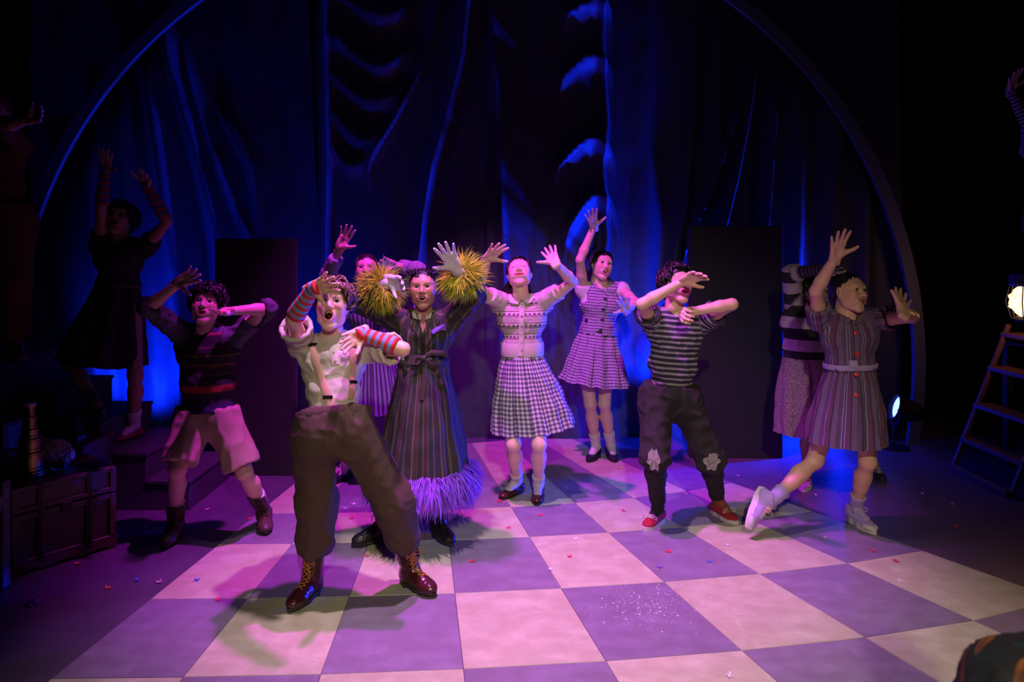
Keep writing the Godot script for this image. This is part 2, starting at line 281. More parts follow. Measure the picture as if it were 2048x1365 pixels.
func build_drapes() -> void:
	var m := cloth(noise_tex(61, 0.03, 0.020, 0.034, Color(0.8, 0.95, 1.9)), Vector3(0.7, 0.7, 0.7), 0.62)
	m.uv1_triplanar = true
	m.rim_enabled = true
	m.rim = 0.25
	drape("dark drape gathered in steep folds behind the black stairs", 6.10, [V(60, -400), V(60, 1000)], [V(600, -400), V(660, 1000)], 893.0,
		[[[V(340, 60), V(385, 230), V(430, 400), V(470, 560), V(500, 880)], 0.07, 0.16, 0.3], [[V(375, 110), V(420, 280), V(470, 420), V(510, 500), V(560, 880)], 0.05, 0.13, -0.4], [[V(300, 100), V(330, 300), V(370, 560), V(380, 880)], 0.09, 0.14, 0.2],
		[[V(440, 220), V(500, 330), V(530, 480), V(560, 700)], 0.06, 0.08, -0.5], [[V(250, 200), V(270, 500), V(285, 880)], 0.10, 0.12, 0.2], [[V(190, 300), V(200, 600), V(205, 880)], 0.10, 0.10, 0.2]], [], m, 0.03, 3)
	drape("dark drape with sagging swags beside a long diagonal fold", 6.04, [V(632, -400), V(640, 1000)], [V(985, -400), V(980, 1000)], 893.0,
		[[[V(945, -60), V(925, 120), V(895, 240), V(868, 330), V(850, 430), V(830, 640)], 0.045, 0.12, 0.55], [[V(898, -100), V(870, 70), V(840, 160), V(790, 250), V(740, 330)], 0.05, 0.09, 0.5], [[V(650, -100), V(656, 300), V(652, 700)], 0.035, 0.09, -0.2], [[V(978, -100), V(978, 700)], 0.02, 0.05, 0.0]],
		[[655.0, 850.0, -30.0, 60.0, 0.10, 0.10], [655.0, 840.0, 60.0, 70.0, 0.10, 0.10], [658.0, 820.0, 140.0, 60.0, 0.09, 0.09], [660.0, 780.0, 215.0, 60.0, 0.09, 0.08], [660.0, 740.0, 290.0, 40.0, 0.07, 0.06]], m, 0.022, 5)
	drape("broad smooth dark drape with a crumpled right edge", 6.00, [V(976, -400), V(972, 1000)], [V(1222, -400), V(1225, 60), V(1228, 200), V(1232, 360), V(1240, 500), V(1238, 1000)], 893.0,
		[[[V(985, 60), V(1000, 330), V(1010, 600)], 0.03, 0.05, 0.0], [[V(1210, -60), V(1205, 80), V(1215, 250), V(1205, 330), V(1215, 480), V(1190, 640)], 0.03, 0.06, 0.4]],
		[[1120.0, 1236.0, 40.0, -30.0, 0.08, 0.16], [1110.0, 1236.0, 170.0, -55.0, 0.10, 0.12], [1100.0, 1240.0, 350.0, -70.0, 0.10, 0.16], [1120.0, 1244.0, 480.0, -90.0, 0.11, 0.14]], m, 0.03, 9)
	drape("plain dark drape between the crumpled drape and the gathered one", 6.06, [V(1215, -400), V(1228, 1000)], [V(1450, -400), V(1420, 200), V(1400, 1000)], 893.0,
		[[[V(1300, -100), V(1290, 300), V(1300, 700)], 0.10, 0.05, 0.3], [[V(1390, -100), V(1385, 200), V(1370, 420), V(1330, 600)], 0.06, 0.07, 0.4]], [], m, 0.02, 12)
	drape("dark drape pulled into thin bright edged folds over the right flat", 6.02, [V(1432, -400), V(1400, 350), V(1330, 640), V(1300, 1000)], [V(1800, -400), V(1800, 1000)], 893.0,
		[[[V(1478, 190), V(1450, 290), V(1420, 380), V(1375, 480), V(1330, 600), V(1310, 760)], 0.03, 0.15, 0.6], [[V(1502, 150), V(1485, 260), V(1465, 360), V(1440, 470), V(1400, 700)], 0.045, 0.16, 0.4], [[V(1550, 120), V(1543, 260), V(1534, 380), V(1527, 470), V(1520, 700)], 0.03, 0.14, 0.3],
		[[V(1600, 150), V(1595, 400), V(1585, 800)], 0.06, 0.09, 0.3], [[V(1665, 200), V(1660, 500), V(1655, 850)], 0.08, 0.10, 0.3], [[V(1730, 330), V(1730, 850)], 0.08, 0.08, 0.3], [[V(1435, 30), V(1435, 300)], 0.03, 0.08, 0.3]], [], m, 0.02, 15)
	# the arch
	var s := Shape.new()
	var c := Vector2(-0.40, 0.66)
	var n := 90
	for k in n + 1:
		var a := lerpf(-0.18, PI + 0.18, float(k) / n)
		var d := Vector3(cos(a), sin(a), 0)
		for e in [[3.735, -5.84], [3.735, -5.80], [3.83, -5.80], [3.83, -5.84]]:
			s.vert(Vector3(c.x, c.y, 0) + d * e[0] + Vector3(0, 0, e[1]), Vector2.ZERO)
	for k in n:
		for e in 4:
			var a := k * 4 + e
			var b := k * 4 + (e + 1) % 4
			s.flat(s.v[b], s.v[a], s.v[a + 4], s.v[b + 4])
	var used := Shape.new()
	used.v = s.v.slice((n + 1) * 4)
	used.n = s.n.slice((n + 1) * 4)
	used.uv = s.uv.slice((n + 1) * 4)
	used.c = s.c.slice((n + 1) * 4)
	for q in s.i:
		used.i.append(q - (n + 1) * 4)
	var o := part("arch", used, paint(0.075, 0.085, 0.130, 0.6), self)
	tag(o, "huge dark curved arch framing the drapes", "arch")

func build_flats() -> void:
	var m := cloth(noise_tex(71, 0.02, 0.008, 0.013, Color(1.0, 0.9, 0.95)), Vector3(0.8, 0.8, 0.8), 0.8)
	m.uv1_triplanar = true
	for w in [[-2.13, -1.565, 1.70, -5.04, "tall dark flat standing behind the dancer in the striped vest"], [1.385, 2.105, 1.806, -5.46, "tall dark flat standing behind the dancer in the striped tee"]]:
		var o := thing("stage_flat", w[4], "flat", Vector3((w[0] + w[1]) * 0.5, 0, w[3]), "tall dark flats")
		var wide: float = w[1] - w[0]
		var s := Shape.new()
		s.box(Transform3D(Basis(), Vector3(0, w[2] * 0.5, 0)), Vector3(wide, w[2], 0.05), 0.004)
		part("panel", s, m, o)
		for e in [-1.0, 1.0]:
			var q := Shape.new()
			q.box(Transform3D(Basis(), Vector3(e * (wide * 0.5 - 0.02), w[2] * 0.5, -0.05)), Vector3(0.04, w[2], 0.05), 0.003)
			part("stile", q, paint(0.05, 0.045, 0.045, 0.8), o)

func build_stairs() -> void:
	var o := thing("stair_unit", "black wooden stairs climbing to the left behind the trunk", "stairs", Vector3(-2.5, 0, -4.66))
	var dark := paint(0.050, 0.045, 0.052, 0.7)
	var xs := [-2.005, -2.272, -2.557, -2.837, -3.10]
	var ys := [0.186, 0.357, 0.545, 0.73]
	for k in 4:
		var wide: float = xs[k] - xs[k + 1]
		var cx: float = (xs[k] + xs[k + 1]) * 0.5 + 2.5
		var s := Shape.new()
		s.box(Transform3D(Basis(), Vector3(cx, ys[k] - 0.011, 0.0)), Vector3(wide + 0.012, 0.022, 0.64), 0.003)
		part("tread", s, dark, o)
		var q := Shape.new()
		q.box(Transform3D(Basis(), Vector3(cx, (ys[k] - 0.022) * 0.5, 0.0)), Vector3(wide - 0.004, ys[k] - 0.022, 0.62), 0.002)
		part("riser_box", q, dark, o)
	var p := thing("platform", "black platform at the head of the stairs", "platform", Vector3(-3.9, 0, -4.5))
	var s := Shape.new()
	s.box(Transform3D(Basis(), Vector3(0, 0.46, 0)), Vector3(1.55, 0.92, 1.3), 0.004)
	part("deck_box", s, dark, p)
	var t := Shape.new()
	t.box(Transform3D(Basis(), Vector3(0, 0.931, 0)), Vector3(1.57, 0.022, 1.32), 0.003)
	part("deck", t, dark, p)

# ---------------------------------------------------------------- what the dancers wear
func bands(list: Array, t: float) -> Color:   # list of [width, colour], repeated over 0..1
	var sum := 0.0
	for b in list:
		sum += b[0]
	var x := fposmod(t, 1.0) * sum
	for b in list:
		x -= b[0]
		if x < 0.0:
			return b[1]
	return list[-1][1]

func prepare_cloth() -> void:
	var wl := FastNoiseLite.new()
	wl.frequency = 1.0
	var robe := [[3.0, lin(0.018, 0.018, 0.015)], [0.8, lin(0.105, 0.080, 0.045)], [2.4, lin(0.046, 0.022, 0.023)], [0.5, lin(0.095, 0.07, 0.045)], [2.8, lin(0.012, 0.017, 0.025)], [1.0, lin(0.070, 0.058, 0.028)], [1.2, lin(0.028, 0.017, 0.017)]]
	mats["robe"] = cloth(picture(256, 4, func(u, _v): return bands(robe, u)), Vector3(9.0, 1.0, 1.0), 0.85)
	var plaid := [[2.0, lin(0.115, 0.060, 0.165)], [0.4, lin(0.27, 0.22, 0.36)], [0.7, lin(0.06, 0.055, 0.12)], [0.4, lin(0.25, 0.21, 0.33)], [1.6, lin(0.13, 0.045, 0.11)], [0.5, lin(0.04, 0.026, 0.065)], [1.4, lin(0.14, 0.09, 0.20)], [0.3, lin(0.20, 0.13, 0.10)]]
	mats["plaid"] = cloth(picture(256, 4, func(u, _v): return bands(plaid, u)), Vector3(10.0, 1.0, 1.0), 0.9)
	mats["gingham"] = cloth(picture(64, 64, func(u, v):
		var k := (1 if u < 0.5 else 0) + (1 if v < 0.5 else 0)
		return [lin(0.60, 0.56, 0.60), lin(0.24, 0.21, 0.29), lin(0.065, 0.050, 0.085)][k]), Vector3(37.0, 37.0, 1.0), 0.75)
	mats["grid"] = cloth(picture(64, 64, func(u, v):
		return lin(0.030, 0.018, 0.040) if v < 0.26 or u < 0.10 else lin(0.37, 0.30, 0.42)), Vector3(46.0, 46.0, 1.0), 0.9)
	mats["tee"] = cloth(picture(4, 64, func(_u, v): return lin(0.27, 0.25, 0.29) if v < 0.42 else lin(0.022, 0.017, 0.040)), Vector3(1.0, 33.0, 1.0), 0.9)
	mats["pin"] = cloth(picture(64, 4, func(u, _v): return lin(0.030, 0.022, 0.050) if u < 0.42 else lin(0.17, 0.13, 0.30)), Vector3(34.0, 1.0, 1.0), 0.9)
	mats["broad"] = cloth(picture(4, 64, func(_u, v): return lin(0.42, 0.33, 0.38) if fposmod(v, 1.0) < 0.5 else lin(0.016, 0.013, 0.016)), Vector3(1.0, 6.6, 1.0), 0.95)
	mats["floral"] = cloth(picture(256, 256, func(u, v):
		var a := wl.get_noise_2d(u * 26.0, v * 26.0)
		return lin(0.40, 0.32, 0.33) if a > 0.10 else (lin(0.07, 0.05, 0.06) if a > -0.25 else lin(0.24, 0.14, 0.17))), Vector3(4.0, 4.0, 1.0), 0.9)
	# a knitted slipover: rows of coloured yarn
	var rows := [[0.05, lin(0.018, 0.020, 0.060)], [0.03, lin(0.02, 0.016, 0.03)], [0.035, lin(0.030, 0.010, 0.030)], [0.008, lin(0.12, 0.06, 0.02)], [0.03, lin(0.42, 0.035, 0.035)], [0.008, lin(0.14, 0.06, 0.02)], [0.05, lin(0.020, 0.016, 0.022)], [0.010, lin(0.085, 0.05, 0.02)], [0.03, lin(0.018, 0.015, 0.017)], [0.012, lin(0.07, 0.03, 0.02)], [0.012, lin(0.13, 0.08, 0.02)], [0.04, lin(0.020, 0.014, 0.018)], [0.010, lin(0.15, 0.09, 0.02)], [0.035, lin(0.015, 0.014, 0.017)], [0.01, lin(0.11, 0.03, 0.03)], [0.06, lin(0.022, 0.014, 0.02)], [0.015, lin(0.28, 0.03, 0.05)], [0.03, lin(0.02, 0.02, 0.08)], [0.025, lin(0.36, 0.03, 0.06)], [0.04, lin(0.03, 0.03, 0.13)]]
	mats["slipover"] = cloth(picture(128, 256, func(u, v):
		var c := bands(rows, v)
		var w := sin(u * TAU * 8.0 + floor(v * 128.0) * PI)
		return c * (0.62 if w > 0.35 else 1.1)), Vector3(5.0, 1.85, 1.0), 0.95)
	# a fair isle cardigan
	mats["fairisle"] = cloth(picture(64, 128, func(u, v):
		var base := lin(0.62, 0.53, 0.50)
		var ink := lin(0.16, 0.035, 0.075)
		var y := fposmod(v, 1.0)
		if y < 0.07 or (y > 0.46 and y < 0.53):
			return ink
		var z := absf(fposmod(u * 2.0, 1.0) - 0.5) * 2.0
		if y > 0.12 and y < 0.42:
			var h := (y - 0.12) / 0.30
			return lin(0.14, 0.08, 0.13) if h < z * 0.9 else base
		if y > 0.60 and y < 0.92:
			return lin(0.22, 0.12, 0.17) if fposmod(u * 4.0 + (0.5 if y > 0.76 else 0.0), 1.0) < 0.45 and fposmod(y * 12.0, 1.0) < 0.6 else base
		return base), Vector3(16.0, 14.0, 1.0), 0.95)
	mats["knit_white"] = paint(0.62, 0.53, 0.50, 0.95)
	mats["denim_sock"] = paint(0.40, 0.30, 0.62, 0.95)
	var bar := StandardMaterial3D.new()
	bar.vertex_color_use_as_albedo = true
	bar.roughness = 0.95
	mats["yarn"] = bar
	mats["hair_black"] = paint(0.010, 0.008, 0.008, 0.38)
	mats["hair_dark"] = paint(0.018, 0.011, 0.009, 0.42)
	mats["hair_brown"] = paint(0.085, 0.036, 0.018, 0.45)
	mats["boot_brown"] = paint(0.085, 0.042, 0.030, 0.5)
	mats["boot_red"] = paint(0.060, 0.012, 0.014, 0.22)
	mats["boot_black"] = paint(0.014, 0.012, 0.013, 0.4)
	mats["rubber"] = paint(0.030, 0.024, 0.024, 0.7)
	mats["rubber_white"] = paint(0.62, 0.58, 0.58, 0.6)
	mats["lace_black"] = paint(0.015, 0.013, 0.013, 0.9)
	mats["lace_white"] = paint(0.60, 0.55, 0.50, 0.9)
	mats["lace_orange"] = paint(0.55, 0.20, 0.025, 0.9)

const OUT := Vector3(0, 0, 1)

func suspenders_dancer() -> void:
	var P := make_person("suspenders", "person in cream henley and braces, striped arm warmers, baggy brown trousers, hand at brow",
		{"skin": lin(0.76, 0.46, 0.37), "face": "shout", "iris": lin(0.10, 0.12, 0.14), "brow": lin(0.07, 0.03, 0.015), "hands": [["open", Vector3(0, -0.15, 1)], ["loose", Vector3(0.1, -0.1, 1)]]})
	var J: Dictionary = P.J
	make_hair(P, {"cap": 0.012, "locks": 420, "long": 0.075, "rad": 0.0078, "curl": 1.0, "waves": 9.0, "lift": 0.14, "fringe": 0.052, "start": 0.45, "rough": 0.006, "wild": 0.9}, mats.hair_brown)
	var linen := paint(0.54, 0.47, 0.42, 0.92)
	var f := top_field(P, 0.010, 0.045, 0.72, 0.0095, -0.010, 0.020)
	neck_hole(P, f, 0.060, 0.02)
	f.cap(J.neck + P.fwd * 0.10, J.neck + P.fwd * 0.13 - P.up * 0.09, 0.028, 0.010, 0.004, true)
	for k in ["A", "B"]:   # open sleeves
		f.cap(between(J["sh" + k], J["el" + k], 0.45), between(J["sh" + k], J["el" + k], 1.0), 0.050, 0.054, 0.004, true)
	var sh := f.build()
	crumple(sh, 0.012, Vector3(5, 6, 5), true, 2)
	crumple(sh, 0.0045, Vector3(8, 13, 8), true, 8)
	var shirt := part("shirt", sh, linen, P.root)
	part("placket", strip_on(P, f, [V(664, 696), V(672, 730)], 0.034, 0.006), linen, shirt)
	part("collar_band", collar(P, 0.062, 0.030, 0.05), linen, shirt)
	for b in [V(668, 706), V(671, 722)]:
		button_on(P, f, b.x, b.y, 0.0055, paint(0.6, 0.52, 0.45, 0.4), shirt)
	# rolled cuffs
	for k in ["A", "B"]:
		var roll := Shape.new()
		var a: Vector3 = J["sh" + k]
		var d: Vector3 = (J["el" + k] - a)
		var ring: Array = []
		for q in 25:
			var x := d.cross(Vector3.UP).normalized()
			var y := d.normalized().cross(x)
			ring.append(a + d * 0.71 + (x * cos(TAU * q / 24.0) + y * sin(TAU * q / 24.0)) * (0.066 + 0.003 * sin(q * 2.7)))
		roll.tube(ring, [0.011], 8)
		part("rolled_cuff", roll, linen, shirt)
	var brown := paint(0.066, 0.036, 0.026, 0.9)
	var t := legwear(P, 0.106, 0.104, 0.092, 0.070, 1.68, 0.075, 0.0105, true, 0.80)
	var ts := t.build()
	crumple(ts, 0.015, Vector3(4.5, 2.6, 4.5), true, 12)
	crumple(ts, 0.005, Vector3(6, 10, 6), true, 21)
	var tr := part("trousers", ts, brown, P.root)
	part("waistband", girdle(t, J.pelvis + P.up * 0.045, P.up, 0.04, 0.008), brown, tr)
	# braces
	var tan := paint(0.52, 0.30, 0.22, 0.8)
	for path in [[V(624, 690), V(634, 730), V(646, 765), V(656, 795), V(667, 830)], [V(704, 694), V(707, 730), V(705, 765), V(702, 800)]]:
		var br := part("brace", strip_on(P, f, path, 0.034, 0.006), tan, P.root, "tan brace strap")
		for q in [0.06, 0.72]:
			var w: Vector2 = path[0] if q < 0.1 else path[path.size() - 2]
			var p := aim(P, f, w.x, w.y)
			var b := Shape.new()
			b.box(Transform3D(Basis(Quaternion(Vector3.BACK, f.normal(p))), p + f.normal(p) * 0.006), Vector3(0.044, 0.016, 0.008), 0.002)
			part("buckle", b, paint(0.03, 0.025, 0.03, 0.3, 0.8), br)
	part("leather_tab", strip_on(P, t, [V(707, 812), V(700, 850)], 0.012, 0.006), paint(0.03, 0.02, 0.018, 0.6), P.root)
	var red := lin(0.62, 0.028, 0.040)
	var sky := lin(0.20, 0.27, 0.55)
	arm_warmer(P, "A", 0.12, 1.22, 13, red, sky, mats.yarn)
	arm_warmer(P, "B", 0.14, 1.18, 13, red, sky, mats.yarn)
	for k in ["A", "B"]:
		put_shoe(P, k, "boot", "boot", mats.boot_red, mats.rubber, mats.lace_orange)
		put_sock(P, k, 0.15, paint(0.05, 0.02, 0.02, 0.9), false)
	var mic := Shape.new()
	var hx: Transform3D = P.head
	mic.tube([hx * Vector3(-0.078, 0.0, 0.0), hx * Vector3(-0.072, -0.022, 0.035), hx * Vector3(-0.060, -0.035, 0.062)], [0.0012], 5)
	mic.tube([hx * Vector3(-0.062, -0.033, 0.058), hx * Vector3(-0.057, -0.037, 0.068)], [0.0036], 7)
	part("microphone", mic, paint(0.6, 0.5, 0.45, 0.5), P.root)

# a low band standing round the neck
func collar(P: Dictionary, r: float, high: float, low: float) -> Shape:
	var s := Shape.new()
	var c: Vector3 = P.J.neck + P.fwd * 0.012
	var pts: Array = []
	var ups: Array = []
	for k in 33:
		var a := lerpf(-PI * 0.94, PI * 0.94, k / 32.0) - PI * 0.5
		var d: Vector3 = P.side * cos(a) + P.fwd * sin(a)
		pts.append(c - d * r * 1.06 - P.up * (low * maxf(0.0, -d.dot(P.fwd)) - 0.022))
		ups.append(-d)
	s.strap(pts, ups, high, 0.004)
	return s

# a turned-down collar: two leaves beside the throat, through picture points on the garment
func leaf(P: Dictionary, f: Field, pts: Array, thick := 0.008) -> Shape:
	var s := Shape.new()
	var hit: Array[Vector3] = []
	var nn := Vector3.ZERO
	for w in pts:
		var p := aim(P, f, w.x, w.y)
		var o := f.normal(p)
		hit.append(p + o * thick)
		nn += o
	nn = nn.normalized()
	var mid := Vector3.ZERO
	for p in hit:
		mid += p
	mid = mid / hit.size() + nn * 0.003
	for k in hit.size():
		var a := hit[k]
		var b := hit[(k + 1) % hit.size()]
		if (b - a).cross(mid - a).dot(nn) > 0.0:
			s.flat3(mid, b, a)
			s.flat(a - nn * thick, b - nn * thick, b, a)
		else:
			s.flat3(mid, a, b)
			s.flat(b - nn * thick, a - nn * thick, a, b)
	return s

func robe_dancer() -> void:
	var P := make_person("robe", "person in long striped dressing gown with yellow feather cuffs and purple feather hem",
		{"skin": lin(0.42, 0.22, 0.145), "face": "sing", "brow": lin(0.012, 0.008, 0.006), "hands": [["loose", Vector3(0.2, -0.2, 1), true], ["open", OUT, true]]})
	var J: Dictionary = P.J
	make_hair(P, {"cap": 0.005, "line": -0.006, "rough": 0.004, "straight": true}, mats.hair_black)
	var braid := Shape.new()
	for k in 9:
		var x := (k - 4) * 0.0155
		var pts: Array = []
		for q in 9:
			var t := q / 8.0
			var a := lerpf(0.80, 2.5, t)
			pts.append(P.head * Vector3(x * (1.0 + 0.5 * sin(t * PI)), 0.034 + 0.086 * sin(a) * cos(x * 9.0), -0.018 + 0.095 * cos(a)))
		braid.tube(pts, [0.0055, 0.0068, 0.0068, 0.0068, 0.0068, 0.0068, 0.0068, 0.006, 0.004], 6)
	part("braids", braid, mats.hair_black, P.root)
	var glove := paint(0.56, 0.52, 0.66, 0.8)
	for k in ["A", "B"]:
		var g := Shape.new()
		var how: String = "loose" if k == "A" else "open"
		g.add(hands[how], (P["hand" + k] as Transform3D).scaled_local(Vector3(1.09, 1.04, 1.15)))
		g.tube([between(J["wr" + k], J["el" + k], 0.45), between(J["wr" + k], J["el" + k], 0.1), J["wr" + k]], [0.034, 0.030, 0.029], 16)
		part("glove", g, glove, P.root, "pale lavender glove")
	# shirt front and tie
	var f := top_field(P, 0.020, 0.12, 1.62, 0.0105, 0.004, 0.045)
	var inner := top_field(P, 0.012, 0.2, 0.0, 0.012)
	part("shirt", inner.build(), mats.white_cotton, P.root)
	f.cap(J.neck + P.fwd * 0.02 + P.up * 0.1, J.neck + P.fwd * 0.02, 0.072, 0.060, 0.006, true)
	f.cap(J.neck + P.fwd * 0.12 + P.up * 0.02, J.neck + P.fwd * 0.16 - P.up * 0.16, 0.048, 0.012, 0.004, true)
	var sh := f.build()
	wrap_cloth(sh, torso_bones(P))
	crumple(sh, 0.015, Vector3(8, 5, 8), true, 31)
	var gown := part("dressing_gown", sh, mats.robe, P.root)
	var c0: Vector3 = J.pelvis + P.up * 0.165
	var sk := skirt(P, c0, spot(846, 934, 3.93) - P.base, Vector2(0.130, 0.108), Vector2(0.250, 0.265), 9, 0.020, 0.004, 0.0, 3)
	part("gown_skirt", sk, mats.robe, gown)
	# lapels
	var inn := top_field(P, 0.020, 0.12, 0.0, 0.0105, 0.004)
	part("lapel", leaf(P, inn, [V(815, 628), V(826, 612), V(834, 628), V(842, 660), V(850, 690), V(838, 676), V(822, 652)], 0.014), mats.robe, gown)
	part("lapel", leaf(P, inn, [V(872, 606), V(884, 618), V(880, 640), V(866, 672), V(846, 700), V(848, 678), V(860, 645)], 0.016), mats.robe, gown)
	part("collar", leaf(P, inner, [V(829, 612), V(837, 618), V(843, 630), V(836, 632), V(830, 622)], 0.012), mats.white_cotton, P.root)
	part("collar", leaf(P, inner, [V(864, 612), V(856, 618), V(848, 630), V(856, 633), V(863, 622)], 0.012), mats.white_cotton, P.root)
	part("tie", leaf(P, inner, [V(845, 624), V(852, 628), V(851, 655), V(846, 668), V(841, 650)], 0.016), paint(0.45, 0.14, 0.16, 0.8), P.root)
	part("pocket_square", leaf(P, f, [V(862, 664), V(872, 656), V(884, 650), V(892, 648), V(893, 660), V(880, 662), V(866, 670)], 0.016), paint(0.16, 0.06, 0.45, 0.7), P.root)
	var belt := part("belt", girdle(f, J.pelvis + P.up * 0.185, P.up, 0.04, 0.008), mats.robe, P.root)
	var bow := Shape.new()
	var k0: Vector3 = aim(P, f, 848, 716) + P.fwd * 0.014
	bow.tube([k0, k0 + Vector3(0.045, 0.030, 0.01), k0 + Vector3(0.11, 0.026, 0.0), k0 + Vector3(0.13, 0.0, -0.01)], [0.012, 0.018, 0.016, 0.008], 8, Vector3.ZERO, 0.5)
	bow.tube([k0, k0 + Vector3(-0.04, 0.006, 0.01), k0 + Vector3(-0.055, -0.03, 0.014), k0 + Vector3(-0.03, -0.035, 0.018), k0], [0.010, 0.015, 0.015, 0.012, 0.008], 8, Vector3.ZERO, 0.5)
	bow.tube([k0, k0 + Vector3(0.008, -0.09, 0.018), k0 + Vector3(-0.004, -0.22, 0.045)], [0.012, 0.016, 0.018], 8, Vector3.ZERO, 0.35)
	bow.tube([k0 + Vector3(-0.012, 0, 0.01), k0 + Vector3(0.012, 0, 0.012)], [0.017, 0.017], 10)
	part("knot", bow, mats.robe, belt)
	# yellow cuffs
	for k in ["A", "B"]:
		var o: Array = []
		var d: Array = []
		var ax: Vector3 = (J["wr" + k] - J["el" + k]).normalized()
		var x := ax.cross(Vector3.UP).normalized()
		var y := ax.cross(x)
		for q in 40:
			var a := TAU * q / 40.0
			var r := x * cos(a) + y * sin(a)
			for e in [0.48, 0.60, 0.72, 0.84]:
				o.append(between(J["el" + k], J["wr" + k], e) + r * 0.045)
				d.append((r + ax * 0.15).normalized())
		var fe := part("feather_cuff", plumes(o, d, 1500, 0.105, 0.0022, 0.5, 0.42, lin(0.52, 0.52, 0.02), lin(0.36, 0.42, 0.03), 70 + (1 if k == "A" else 2)), mats.yarn, P.root, "fluffy yellow feather cuff")
		fe.set_meta("kind", "stuff")
	# purple hem
	var ho: Array = []
	var hd: Array = []
	var cols := 160
	for q in range(0, cols):
		var w: Vector3 = sk.v[26 * (cols + 1) + q]
		var rr: Vector3 = (w - (spot(846, 934, 3.93) - P.base))
		rr.y = 0.0
		for e in 3:
			ho.append(w - rr.normalized() * 0.012 + Vector3.UP * (0.02 - e * 0.025))
			hd.append((rr.normalized() * 1.0 + Vector3.DOWN * 0.75).normalized())
	var hem := part("feather_hem", plumes(ho, hd, 4200, 0.165, 0.0050, 2.0, 0.38, lin(0.22, 0.05, 0.62), lin(0.30, 0.09, 0.72), 90), mats.yarn, P.root, "long purple feather hem")
	hem.set_meta("kind", "stuff")
	for k in ["A", "B"]:
		put_shoe(P, k, "boot", "boot", mats.boot_black, mats.rubber, mats.lace_black)
		put_sock(P, k, 0.17, paint(0.45, 0.13, 0.05, 0.9), false)

func vest_dancer() -> void:
	var P := make_person("vest", "person in knitted striped slipover, grey shirt, khaki shorts and brown boots beside the stairs",
		{"skin": lin(0.70, 0.42, 0.33), "face": "sing", "hands": [["open", OUT], ["loose", OUT]]})
	var J: Dictionary = P.J
	make_hair(P, {"cap": 0.014, "locks": 420, "long": 0.075, "rad": 0.0085, "curl": 1.0, "waves": 8.0, "lift": 0.16, "fringe": 0.052, "start": 0.35, "rough": 0.007, "wild": 0.9}, mats.hair_black)
	var grey := cloth(picture(32, 32, func(u, v): return lin(0.055, 0.048, 0.070) if (u < 0.5) != (v < 0.5) else lin(0.13, 0.115, 0.145)), Vector3(70, 70, 1), 0.95)
	var f := top_field(P, 0.014, 0.05, 1.12, 0.0105, 0.0, 0.004)
	neck_hole(P, f, 0.052, -0.015)
	var sh := f.build()
	wrap_cloth(sh, torso_bones(P))
	crumple(sh, 0.009, Vector3(11, 14, 11), true, 6)
	part("shirt", sh, grey, P.root)
	part("collar", collar(P, 0.056, 0.05, 0.02), grey, P.root)
	var g := top_field(P, 0.027, 0.005, 0.0, 0.010, 0.016)
	neck_hole(P, g, 0.062, 0.0)
	g.cap(J.neck + P.fwd * 0.13, J.neck + P.fwd * 0.15 - P.up * 0.11, 0.050, 0.008, 0.004, true)
	for k in ["A", "B"]:
		var o: Vector3 = J["sh" + k]
		var d: Vector3 = (J["el" + k] - o).normalized()
		g.chop(o + d * 0.005, d, 0.12)
	var vs := g.build()
	wrap_cloth(vs, [[J.pelvis, J.neck, 0.13]])
	crumple(vs, 0.006, Vector3(8, 10, 8), true, 16)
	part("slipover", vs, mats.slipover, P.root)
	var khaki := paint(0.40, 0.285, 0.195, 0.9)
	var t := legwear(P, 0.104, 0.100, 0.1, 0.108, 0.90, 0.03, 0.0105)
	var ts := t.build()
	crumple(ts, 0.010, Vector3(7, 3, 7), true, 14)
	part("shorts", ts, khaki, P.root)
	for k in ["A", "B"]:
		put_shoe(P, k, "boot", "boot", mats.boot_brown, mats.rubber, mats.lace_black)
		put_sock(P, k, 0.155, mats.white_cotton, false)

